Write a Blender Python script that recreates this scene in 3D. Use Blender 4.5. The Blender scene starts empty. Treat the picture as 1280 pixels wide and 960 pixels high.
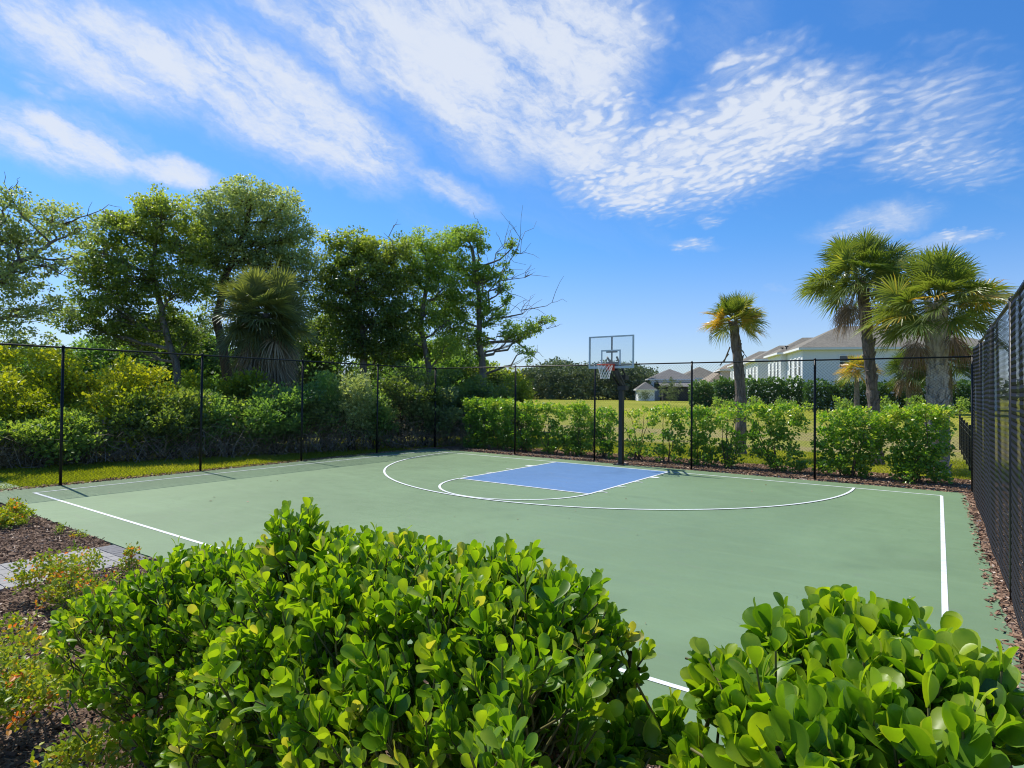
import bpy, math, random
import numpy as np
PI = math.pi
rng = np.random.default_rng(7)
random.seed(7)
sc = bpy.context.scene
COL = sc.collection

# ------------------------------------------------------------------ camera
CX, CY, CH, YAW, PITCH, ROLL, FOC = 7.70954, -16.38338, 2.19666, -0.62092, 0.01491, 0.00932, 745.72725
Fv = np.array([math.sin(YAW)*math.cos(PITCH), math.cos(YAW)*math.cos(PITCH), math.sin(PITCH)])
Rv0 = np.array([math.cos(YAW), -math.sin(YAW), 0.0]); Uv0 = np.cross(Rv0, Fv)
Rv = Rv0*math.cos(ROLL)+Uv0*math.sin(ROLL); Uv = -Rv0*math.sin(ROLL)+Uv0*math.cos(ROLL)
CAM = np.array([CX, CY, CH])
cd = bpy.data.cameras.new('camera'); cam = bpy.data.objects.new('camera', cd); COL.objects.link(cam)
cd.sensor_width = 36; cd.lens = FOC/1280*36; cd.clip_start = 0.05; cd.clip_end = 6000
from mathutils import Matrix, Vector
cam.matrix_world = Matrix([[Rv[0], Uv[0], -Fv[0], CX], [Rv[1], Uv[1], -Fv[1], CY], [Rv[2], Uv[2], -Fv[2], CH], [0, 0, 0, 1]])
sc.camera = cam

def ray(x, y): return Fv + Rv*(x-640)/FOC - Uv*(y-480)/FOC
def at(x, y, d): return CAM + ray(x, y)*d                       # a point d metres deep
def at_y(x, y, Y): r = ray(x, y); return CAM + r*((Y-CY)/r[1])   # a point on the plane y = Y
def gnd(x, y, z=0.0): r = ray(x, y); return CAM + r*((z-CH)/r[2])

# ------------------------------------------------------------------ light
SUN = np.array([-0.682, 0.067, 1.0]); SUN /= np.linalg.norm(SUN)
SEL, SAZ = math.asin(SUN[2]), math.atan2(SUN[0], SUN[1])
sl = bpy.data.lights.new('sun', 'SUN'); sl.energy = 4.6; sl.angle = math.radians(0.53); sl.color = (1.0, 0.95, 0.87)
so = bpy.data.objects.new('sun', sl); COL.objects.link(so)
so.rotation_euler = Vector(-SUN).to_track_quat('-Z', 'Y').to_euler(); so.location = (-20, 0, 40)
sc.view_settings.view_transform = 'Standard'; sc.view_settings.look = 'None'
sc.view_settings.exposure = 0.25; sc.view_settings.gamma = 1; sc.view_settings.use_curve_mapping = False
sc.cycles.use_denoising = True; sc.cycles.filter_width = 1.1
try: sc.cycles.denoiser = 'OPENIMAGEDENOISE'
except Exception: pass
sc.cycles.max_bounces = 7; sc.cycles.transparent_max_bounces = 12; sc.cycles.transmission_bounces = 5
sc.cycles.diffuse_bounces = 3; sc.cycles.glossy_bounces = 2; sc.cycles.sample_clamp_indirect = 6
sc.cycles.caustics_reflective = False; sc.cycles.caustics_refractive = False

class NT:
    def __init__(s, nt): s.nt = nt
    def n(s, t, **k):
        o = s.nt.nodes.new(t)
        for a, v in k.items():
            if a == 'i':
                for kk, vv in v.items():
                    if hasattr(vv, 'is_output'): s.nt.links.new(vv, o.inputs[kk])
                    else: o.inputs[kk].default_value = vv
            else: setattr(o, a, v)
        return o
    def m(s, op, a, b=0.0, c=0.0, clamp=False):
        return s.n('ShaderNodeMath', operation=op, use_clamp=clamp, i={0: a, 1: b, 2: c}).outputs[0]
    def mix(s, f, a, b, bt='MIX'):
        o = s.n('ShaderNodeMix', data_type='RGBA', blend_type=bt, i={0: f})
        for k, v in ((6, a), (7, b)):
            if hasattr(v, 'is_output'): s.nt.links.new(v, o.inputs[k])
            else: o.inputs[k].default_value = (*v[:3], 1)
        return o.outputs[2]
    def noise(s, vec, scale, detail=4, rough=.55, dist=0.0, dims='3D'):
        i = {'Scale': scale, 'Detail': detail, 'Roughness': rough, 'Distortion': dist}
        if vec is not None: i['Vector'] = vec
        return s.n('ShaderNodeTexNoise', noise_dimensions=dims, i=i).outputs[0]
    def ramp(s, f, stops, interp='LINEAR'):
        o = s.n('ShaderNodeValToRGB', i={0: f}); r = o.color_ramp; r.interpolation = interp
        while len(r.elements) < len(stops): r.elements.new(0.5)
        for e, (p, c) in zip(r.elements, stops): e.position = p; e.color = (*c[:3], 1)
        return o.outputs[0]
    def sm(s, v, a, b, lo=0.0, hi=1.0):
        return s.n('ShaderNodeMapRange', interpolation_type='SMOOTHSTEP', i={0: v, 1: a, 2: b, 3: lo, 4: hi}).outputs[0]

# ------------------------------------------------------------------ sky with high thin cloud
w = bpy.data.worlds.new("World"); sc.world = w; w.use_nodes = True
nt = w.node_tree; nt.nodes.clear(); W = NT(nt)
sky = W.n('ShaderNodeTexSky', sky_type='NISHITA', sun_disc=False, sun_elevation=SEL, sun_rotation=SAZ % (2*PI),
          air_density=1.0, dust_density=0.35, ozone_density=2.6, altitude=0)
tc = W.n('ShaderNodeTexCoord').outputs['Generated']
sep = W.n('ShaderNodeSeparateXYZ', i={0: tc})
az = W.m('MULTIPLY', W.m('ARCTAN2', sep.outputs[0], sep.outputs[1]), 180/PI)
el = W.m('MULTIPLY', W.m('ARCSINE', sep.outputs[2]), 180/PI)
ae = W.n('ShaderNodeCombineXYZ', i={0: az, 1: el, 2: 0.0}).outputs[0]
zc = W.m('ADD', W.m('MAXIMUM', sep.outputs[2], 0.0), 0.06)
pl = W.n('ShaderNodeCombineXYZ', i={0: W.m('DIVIDE', sep.outputs[0], zc), 1: W.m('DIVIDE', sep.outputs[1], zc), 2: 0.0}).outputs[0]
def warp(vec, scale, amt, base):
    nz = W.n('ShaderNodeTexNoise', i={'Vector': vec, 'Scale': scale, 'Detail': 5, 'Roughness': .6}).outputs[1]
    d = W.n('ShaderNodeVectorMath', operation='SUBTRACT', i={0: nz, 1: (.5, .5, .5)}).outputs[0]
    d = W.n('ShaderNodeVectorMath', operation='MULTIPLY', i={0: d, 1: amt}).outputs[0]
    return W.n('ShaderNodeVectorMath', operation='ADD', i={0: base, 1: d}).outputs[0]
aew = warp(ae, 0.14, (4.5, 3.0, 0), ae)
aew = warp(ae, 0.8, (1.6, 1.0, 0), aew)
def azel(x, y):
    r = ray(x, y); r = r/np.linalg.norm(r)
    return math.degrees(math.atan2(r[0], r[1])), math.degrees(math.asin(r[2]))
def blob(x0, y0, x1, y1, wd, s):
    a = np.array(azel(x0, y0)); b = np.array(azel(x1, y1)); c = (a+b)/2; d = b-a
    k = 1/13.0/(1+((x0+x1)/2-640)**2/FOC**2)**0.7
    mp = W.n('ShaderNodeMapping', vector_type='TEXTURE', i={0: aew})
    mp.inputs[1].default_value = (c[0], c[1], 0); mp.inputs[2].default_value = (0, 0, math.atan2(d[1], d[0]))
    mp.inputs[3].default_value = (np.hypot(*d)/2*1.15+wd*k*.5, wd*k*1.45, 1)
    ln = W.n('ShaderNodeVectorMath', operation='LENGTH', i={0: mp.outputs[0]}).outputs['Value']
    return W.sm(ln, 0.25, 1.15, s, 0.0)
def union(bl):
    acc = None
    for b in bl:
        v = blob(*b); acc = v if acc is None else W.m('MAXIMUM', acc, v)
    return acc
cirrus = union([(-60, -20, 330, 130, 60, .95), (150, 30, 480, 185, 62, 1.0), (330, 130, 530, 220, 46, .95), (480, 200, 630, 265, 18, .75),
                (-60, 140, 190, 200, 44, 1.0), (120, 185, 290, 240, 20, .85), (0, 195, 120, 225, 10, .45),
                (350, 5, 600, 95, 58, .95), (480, 55, 740, 165, 72, 1.0), (580, 20, 810, 75, 72, 1.0), (260, -20, 700, 0, 55, .85), (600, 120, 740, 190, 40, .9),
                (640, 150, 800, 200, 44, .85), (690, 440, 860, 405, 30, .55), (180, 395, 420, 415, 25, .35), (0, 420, 220, 400, 28, .5),
                (360, 285, 440, 300, 12, .35), (930, 365, 1040, 352, 16, .45), (830, 300, 930, 310, 9, .35), (990, 300, 1190, 262, 26, .55), (1080, 312, 1270, 290, 12, .5), (900, 425, 1280, 412, 24, .45),
                (820, 60, 980, -10, 50, .3), (1080, 175, 1290, 200, 50, .42), (780, 190, 1080, 150, 55, .42)])
alto = union([(720, 225, 1090, 120, 62, 1.0), (850, 150, 1110, 130, 60, 1.0), (860, 110, 1020, 40, 24, .7), (700, 238, 900, 215, 34, .95),
              (1040, 125, 1290, 135, 52, .62), (1060, 190, 1290, 200, 42, .62), (700, 60, 840, 20, 55, .7), (690, 150, 800, 170, 66, .85),
              (990, 302, 1190, 258, 20, .55), (1150, 298, 1262, 289, 8, .6), (835, 310, 905, 300, 10, .6), (868, 274, 908, 270, 9, .55), (690, 205, 760, 250, 30, .7),
              (1100, 60, 1280, 60, 20, .3), (0, 70, 120, 130, 22, .5)])
# streaked texture, stretched along the drift of the cirrus
mps = W.n('ShaderNodeMapping', vector_type='TEXTURE', i={0: aew}); mps.inputs[2].default_value = (0, 0, math.radians(-24)); mps.inputs[3].default_value = (4.2, 1, 1)
st = W.noise(mps.outputs[0], 0.34, 5, .55, .15)
st2 = W.noise(mps.outputs[0], 1.7, 4, .6, .1)
big = W.noise(ae, 0.11, 4, .55, .5)
rip = W.n('ShaderNodeMapping', vector_type='TEXTURE', i={0: pl}); rip.inputs[2].default_value = (0, 0, math.radians(62)); rip.inputs[3].default_value = (1.0, 1.45, 1)
plw = warp(pl, 2.2, (.25, .25, 0), rip.outputs[0])
cell = W.n('ShaderNodeTexVoronoi', feature='SMOOTH_F1', i={'Vector': plw, 'Scale': 30.0, 'Smoothness': .9, 'Randomness': .9}).outputs[0]
cell = W.sm(cell, .62, .16, 0, 1)
fine = W.noise(plw, 26, 6, .68, .2)
den1 = W.m('MULTIPLY', cirrus, W.m('ADD', .80, W.m('MULTIPLY', W.m('SUBTRACT', st, .5), 1.3)))
den1 = W.m('ADD', den1, W.m('MULTIPLY', W.m('SUBTRACT', st2, .5), W.m('MULTIPLY', cirrus, .60)))
den1 = W.m('ADD', den1, W.m('MULTIPLY', W.m('SUBTRACT', W.noise(pl, 30, 5, .68, .3), .5), W.m('MULTIPLY', cirrus, .35)))
den1 = W.m('ADD', den1, W.m('MULTIPLY', W.m('MULTIPLY', W.m('SUBTRACT', big, .45), 2.0), W.m('MULTIPLY', cirrus, .5)))
a2 = W.m('ADD', W.m('MULTIPLY', cell, .55), W.m('MULTIPLY', fine, 1.05))
den2 = W.m('MULTIPLY', alto, W.m('ADD', W.m('MULTIPLY', a2, .66), .30))
den2 = W.m('MULTIPLY', den2, W.m('ADD', .55, W.m('MULTIPLY', big, .95)))
den = W.m('MAXIMUM', W.m('MAXIMUM', den1, 0.0), den2)
den = W.m('ADD', den, W.m('MULTIPLY', W.m('MULTIPLY', den1, den2), .25))
cov = W.sm(den, 0.10, 1.02, 0, .92)
# thin general veil and whitening close to the horizon
veil = W.m('MULTIPLY', W.sm(W.noise(mps.outputs[0], .2, 5, .6, .4), .48, .8, 0, 1), .16)
hz = W.sm(el, 15.0, -1.0, 0.0, .56)
cov = W.m('MAXIMUM', W.m('MAXIMUM', cov, veil), hz)
hsv = W.n('ShaderNodeHueSaturation', i={'Hue': .505, 'Saturation': 1.28, 'Value': 1.0, 'Color': sky.outputs[0]}).outputs[0]
hsv = W.mix(1.0, hsv, W.ramp(W.m('DIVIDE', el, 40.0, clamp=True), [(0, (.66, .80, 1.0)), (.15, (.66, .84, 1.12)), (.36, (.76, 1.02, 1.18)), (.8, (.90, 1.16, 1.28))]), 'MULTIPLY')
cloud_col = W.mix(W.sm(cov, .3, .9), (4.2, 4.9, 6.1), (5.4, 5.8, 6.5))
skyc = W.mix(cov, hsv, cloud_col)
bg = W.n('ShaderNodeBackground', i={0: skyc, 1: 0.12})
nt.links.new(bg.outputs[0], W.n('ShaderNodeOutputWorld').inputs[0])

# ------------------------------------------------------------------ materials
MATS = {}
def material(name):
    m = bpy.data.materials.new(name); m.use_nodes = True; m.node_tree.nodes.clear()
    MATS[name] = m; t = NT(m.node_tree); t.out = t.n('ShaderNodeOutputMaterial'); t.mat = m; return t
def principled(t, col, rough=.5, metal=0.0, spec=.5, bump=None, bd=.02, bs=.5, **k):
    i = {'Base Color': col if hasattr(col, 'is_output') else (*col, 1), 'Roughness': rough, 'Metallic': metal, 'Specular IOR Level': spec}
    i.update(k)
    p = t.n('ShaderNodeBsdfPrincipled', i=i)
    if bump is not None:
        b = t.n('ShaderNodeBump', i={'Strength': bs, 'Distance': bd, 'Height': bump})
        t.nt.links.new(b.outputs[0], p.inputs['Normal'])
    return p
def finish(t, sh): t.nt.links.new(sh.outputs[0], t.out.inputs[0]); return t.mat
def opos(t): return t.n('ShaderNodeNewGeometry').outputs['Position']
def attr(t, nm='tint'): return t.n('ShaderNodeAttribute', attribute_name=nm).outputs['Fac']

def simple(name, col, rough=.5, metal=0.0, spec=.5, var=.15, scale=6.0, bump=0.0):
    t = material(name); p = opos(t); nz = t.noise(p, scale, 5, .6)
    c = t.mix(t.m('MULTIPLY', t.m('SUBTRACT', nz, .35), 2, clamp=True), tuple(v*(1-var) for v in col), tuple(min(1, v*(1+var)) for v in col))
    return finish(t, principled(t, c, rough, metal, spec, bump=(nz if bump else None), bd=bump))

def leafmat(name, stops, trans=.4, tcol=(1.9, 2.1, .55), rough=.42, spec=.5, clump=0.0, cm=.55):
    t = material(name)
    c = t.ramp(attr(t), stops)
    if clump:
        nz = t.noise(opos(t), clump, 3, .6)
        c = t.mix(t.sm(nz, .38, .66, 0, cm), c, t.mix(1.0, c, (1.7, 1.55, .9), 'MULTIPLY'))
    p = principled(t, c, rough, 0, spec)
    tr = t.n('ShaderNodeBsdfTranslucent', i={0: t.mix(1.0, c, tcol, 'MULTIPLY')})
    return finish(t, t.n('ShaderNodeMixShader', i={0: trans, 1: p.outputs[0], 2: tr.outputs[0]}))

leafmat('clusia', [(0, (.035, .095, .010)), (.35, (.085, .195, .014)), (.7, (.17, .305, .016)), (.90, (.29, .39, .03)), (.975, (.45, .42, .10)), (1, (.26, .15, .06))],
        .47, (1.65, 1.65, .35), .40, .45, clump=13.0, cm=.30)
leafmat('firebush', [(0, (0.094, 0.163, 0.022)), (.5, (0.213, 0.312, 0.027)), (.82, (0.425, 0.438, 0.037)), (.95, (0.650, 0.300, 0.050)), (1, (0.700, 0.175, 0.050))], .38, (1.7, 1.6, .5), .45)
leafmat('hedge_leaf', [(0, (0.072, 0.153, 0.029)), (.5, (0.153, 0.306, 0.033)), (.85, (0.306, 0.450, 0.052)), (1, (0.573, 0.573, 0.144))], .38, (1.8, 1.9, .5), .36, .6)
leafmat('oak_leaf', [(0, (0.091, 0.155, 0.044)), (.5, (0.169, 0.261, 0.061)), (1, (0.339, 0.415, 0.099))], .46, (1.8, 1.9, .6), .55, .4)
leafmat('grey_leaf', [(0, (0.143, 0.198, 0.091)), (.5, (0.256, 0.330, 0.142)), (1, (0.448, 0.498, 0.225))], .46, (1.6, 1.6, .7), .42, .6)
leafmat('green_leaf', [(0, (0.075, 0.116, 0.037)), (.5, (0.161, 0.223, 0.062)), (1, (0.332, 0.366, 0.099))], .46, (1.9, 2.0, .5), .4, .55)
leafmat('lime_leaf', [(0, (0.140, 0.203, 0.016)), (.5, (0.296, 0.366, 0.019)), (1, (0.499, 0.515, 0.035))], .42, (1.7, 1.6, .4), .45)
leafmat('dark_leaf', [(0, (0.082, 0.163, 0.048)), (.6, (0.170, 0.285, 0.074)), (1, (0.307, 0.408, 0.122))], .46, (1.7, 1.8, .6), .45)
leafmat('dry_leaf', [(0, (0.202, 0.160, 0.102)), (.5, (0.403, 0.317, 0.202)), (1, (0.700, 0.576, 0.374))], .15, (1.2, 1.1, .8), .7, .2)
leafmat('far_leaf', [(0, (0.076, 0.110, 0.069)), (.5, (0.117, 0.159, 0.083)), (1, (0.193, 0.235, 0.103))], .25, (1.4, 1.4, .7), .6, .3)  # greyed green: slight distance haze is put into the leaf colour
leafmat('far_hedge_leaf', [(0, (0.036, 0.084, 0.034)), (.6, (0.072, 0.144, 0.042)), (1, (0.144, 0.240, 0.048))], .3, (1.6, 1.7, .6), .5, .4)
leafmat('palm_green', [(0, (.060, .100, .026)), (.45, (.130, .185, .042)), (.75, (.25, .29, .075)), (.92, (.50, .43, .08)), (1, (.58, .34, .06))], .35, (1.7, 1.7, .5), .33, .7)
leafmat('palm_old', [(0, (0.084, 0.105, 0.049)), (.5, (0.182, 0.217, 0.084)), (1, (0.364, 0.378, 0.140))], .35, (1.5, 1.5, .5), .45, .5)
leafmat('palm_dead', [(0, (0.149, 0.098, 0.060)), (.5, (0.299, 0.202, 0.128)), (1, (0.568, 0.434, 0.299))], .2, (1.3, 1.1, .8), .7, .2)
leafmat('grass', [(0, (.18, .22, .015)), (.5, (.34, .38, .03)), (.85, (.50, .48, .08)), (1, (.60, .50, .22))], .45, (1.5, 1.5, .4), .5, .3)
leafmat('mulch_chip', [(0, (.080, .046, .032)), (.5, (.235, .148, .090)), (.85, (.41, .285, .19)), (1, (.66, .54, .41))], 0.0, (1, 1, 1), .85, .2)
leafmat('light_chip', [(0, (.10, .055, .035)), (.5, (.30, .18, .11)), (.85, (.52, .36, .24)), (1, (.72, .60, .48))], 0.0, (1, 1, 1), .85, .2)

def bark(name, a, b, scale=9, rough=.9):
    t = material(name); p = opos(t)
    mp = t.n('ShaderNodeMapping', i={0: p, 3: (1, 1, .3)}).outputs[0]
    nz = t.noise(mp, scale, 6, .65, .4)
    return finish(t, principled(t, t.ramp(nz, [(.3, a), (.7, b)]), rough, 0, .2, bump=nz, bd=.03, bs=.8))
bark('bark_grey', (.07, .06, .05), (.27, .25, .22), 8)
bark('bark_brown', (.05, .035, .025), (.17, .12, .085), 10)
bark('twig', (.06, .045, .03), (.17, .13, .09), 12)
bark('palm_bark', (.07, .055, .045), (.30, .25, .21), 14)
bark('palm_boot', (.20, .17, .14), (.62, .56, .50), 9)
bark('dead_wood', (.13, .11, .09), (.38, .32, .27), 10)

# court paint
def warpm(t, v):
    nz = t.n('ShaderNodeTexNoise', i={'Vector': v, 'Scale': 9.0, 'Detail': 3}).outputs[1]
    d = t.n('ShaderNodeVectorMath', operation='MULTIPLY', i={0: nz, 1: (.12, .12, .12)}).outputs[0]
    return t.n('ShaderNodeVectorMath', operation='ADD', i={0: v, 1: d}).outputs[0]
def court_paint(name, c0, wear=.10, dull=.5):
    t = material(name); p = opos(t)
    a = t.noise(p, .22, 6, .62, .8); b = t.noise(p, 3.0, 6, .65, .3); f = t.noise(p, 160, 3, .7)
    c = t.mix(t.sm(a, .3, .72), tuple(v*(1-wear) for v in c0), tuple(v*(1+wear) for v in c0))
    c = t.mix(t.sm(b, .5, .85, 0, .22), c, tuple(v*.78+.01 for v in c0))
    # scuffs: long faint swirls, the dirt the court has
    s = t.noise(t.n('ShaderNodeMapping', i={0: p, 2: (0, 0, .5), 3: (.5, 1.6, 1)}).outputs[0], 1.3, 8, .7, 2.2)
    c = t.mix(t.sm(s, .56, .74, 0, .26), c, (.20, .20, .17))
    st = t.noise(t.n('ShaderNodeMapping', i={0: p, 2: (0, 0, -.62), 3: (.35, 5.0, 1)}).outputs[0], 1.0, 6, .65, .4)
    c = t.mix(t.sm(st, .50, .72, 0, .20), c, tuple(v*1.28+.02 for v in c0))
    d = t.noise(p, .55, 3, .5, .6)
    c = t.mix(t.sm(d, .57, .72, 0, .30), c, tuple(v*.62 for v in c0))
    wv = warpm(t, t.n('ShaderNodeMapping', i={0: p, 3: (.28, .28, .28)}).outputs[0])
    ck = t.n('ShaderNodeTexVoronoi', feature='DISTANCE_TO_EDGE', i={'Vector': wv, 'Scale': 1.0}).outputs[0]
    c = t.mix(t.m('MULTIPLY', t.sm(ck, .0022, .0006, 0, .28), t.sm(a, .48, .56)), c, tuple(v*.45 for v in c0))
    sp = t.n('ShaderNodeTexVoronoi', i={'Vector': p, 'Scale': 2.6}).outputs[0]
    c = t.mix(t.sm(sp, .035, .02, 0, .5), c, (.10, .09, .07))
    c = t.mix(t.sm(f, .35, .75, 0, .16), c, tuple(v*.55 for v in c0))
    return finish(t, principled(t, c, t.sm(b, .3, .7, .52, .66), 0, .42, bump=t.m('ADD', t.m('MULTIPLY', f, .4), b), bd=.003, bs=.45))
court_paint('court_green', (.165, .250, .124))
court_paint('court_blue', (.094, .198, .370), .07)
def line_paint():
    t = material('line_white'); p = opos(t); n = t.noise(p, 7, 6, .7); f = t.noise(p, 60, 4, .7)
    c = t.mix(t.sm(n, .42, .72, 0, .7), (.74, .76, .75), (.52, .57, .52))
    c = t.mix(t.sm(f, .60, .72, 0, .5), c, (.42, .50, .42))
    return finish(t, principled(t, c, .6, 0, .4, bump=f, bd=.002))
line_paint()

def ground_mat():
    t = material('lawn_ground'); p = opos(t); s = t.n('ShaderNodeSeparateXYZ', i={0: p})
    a = t.noise(p, .35, 6, .65, .5); b = t.noise(p, 6.5, 6, .7); c3 = t.noise(p, 45, 3, .7)
    near = t.ramp(b, [(.28, (.16, .17, .03)), (.5, (.28, .29, .04)), (.72, (.42, .38, .12))])
    dry = t.ramp(b, [(.3, (.22, .15, .08)), (.7, (.46, .34, .20))])
    # mown strips running along the swale behind the court
    bands = t.noise(t.n('ShaderNodeMapping', i={0: p, 3: (.05, .42, 1)}).outputs[0], 1.0, 3, .5, .3)
    yy = t.sm(s.outputs[1], 2.5, 4.0)
    k = t.m('MULTIPLY', t.sm(t.m('ADD', t.m('MULTIPLY', bands, .75), t.m('MULTIPLY', a, .35)), .46, .62, 0, .6), yy)
    c = t.mix(k, near, dry)
    far = t.ramp(t.noise(t.n('ShaderNodeMapping', i={0: p, 3: (.3, .3, 1)}).outputs[0], .35, 6, .6, .5),
                 [(.3, (.20, .22, .020)), (.52, (.30, .31, .025)), (.7, (.40, .36, .06))])
    c = t.mix(t.sm(s.outputs[1], 14, 30), c, far)
    c = t.mix(t.sm(c3, .35, .7, 0, .3), c, (.07, .08, .02))
    return finish(t, principled(t, c, .95, 0, .15, bump=t.m('ADD', b, c3), bd=.04, bs=.8))
ground_mat()
def mulch_mat(name, lo, mid, hi):
    t = material(name); p = opos(t)
    mp = t.n('ShaderNodeMapping', i={0: p, 3: (1, 1, 1)}).outputs[0]
    v = t.n('ShaderNodeTexVoronoi', i={'Vector': warpm(t, mp), 'Scale': 34.0}); n = t.noise(p, 30, 6, .75); a = t.noise(p, 2.0, 4, .6)
    f = t.m('ADD', t.m('MULTIPLY', n, .75), t.m('MULTIPLY', v.outputs[0], .35))
    c = t.ramp(f, [(.3, lo), (.52, mid), (.74, hi)])
    c = t.mix(t.sm(a, .4, .7, 0, .45), c, tuple(x*.6 for x in mid))
    return finish(t, principled(t, c, .95, 0, .15, bump=f, bd=.035, bs=1.0))
mulch_mat('mulch', (.05, .030, .020), (.16, .10, .066), (.33, .24, .17))
mulch_mat('mulch_light', (.08, .045, .03), (.26, .165, .11), (.50, .37, .27))
simple('paver_grey', (.33, .315, .285), .85, 0, .3, .16, 22, .004)
simple('paver_dark', (.20, .195, .19), .85, 0, .3, .2, 22, .004)
simple('black_vinyl', (.006, .007, .007), .4, 0, .28, .2, 20)
simple('black_paint', (.014, .015, .016), .45, 0, .5, .25, 12)
simple('black_pad', (.020, .020, .022), .6, 0, .4, .2, 12)
simple('alu_grey', (.52, .57, .60), .4, .1, .5, .08, 8)
simple('target_white', (.55, .60, .62), .5, 0, .5, .05, 8)
simple('rim_orange', (.62, .075, .035), .38, 0, .5, .1, 12)
simple('rim_dark', (.12, .03, .02), .5, 0, .5, .2, 12)
simple('net_white', (.78, .77, .74), .8, 0, .3, .05, 20)
simple('stucco_white', (.74, .76, .77), .9, 0, .2, .03, 3, .004)
simple('stucco_tan', (.58, .48, .42), .9, 0, .2, .05, 3, .004)
simple('trim_white', (.80, .80, .78), .6, 0, .4, .03, 3)
simple('window_dark', (.045, .055, .065), .12, 0, .8, .2, 2)
simple('lanai_dark', (.045, .050, .052), .7, 0, .3, .2, 1)
simple('concrete', (.42, .40, .37), .9, 0, .3, .12, 9, .004)
def shingle(name, c0):
    t = material(name); p = opos(t)
    s = t.n('ShaderNodeSeparateXYZ', i={0: p})
    br = t.m('FRACT', t.m('MULTIPLY', s.outputs[2], 7.0)); n = t.noise(p, 5, 5, .7); n2 = t.noise(p, .5, 3, .6)
    c = t.mix(t.sm(n, .3, .7), tuple(v*.72 for v in c0), tuple(v*1.22 for v in c0))
    c = t.mix(t.sm(br, .0, .18, .35, 0), c, tuple(v*.5 for v in c0))
    c = t.mix(t.sm(n2, .4, .7, 0, .25), c, tuple(v*1.35 for v in c0))
    return finish(t, principled(t, c, .93, 0, .2, bump=n, bd=.02))
shingle('shingle_brown', (.205, .185, .145)); shingle('shingle_grey', (.20, .19, .17)); shingle('shingle_tan', (.27, .225, .165))
t = material('board_glass')
gl = t.n('ShaderNodeBsdfGlossy', i={0: (1, 1, 1, 1), 1: .04}); tp = t.n('ShaderNodeBsdfTransparent', i={0: (.97, .98, .98, 1)})
df = t.n('ShaderNodeBsdfDiffuse', i={0: (.75, .78, .8, 1)})
m1 = t.n('ShaderNodeMixShader', i={0: .08, 1: tp.outputs[0], 2: df.outputs[0]})
fr = t.n('ShaderNodeFresnel', i={0: 1.45}).outputs[0]
finish(t, t.n('ShaderNodeMixShader', i={0: fr, 1: m1.outputs[0], 2: gl.outputs[0]}))

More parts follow.
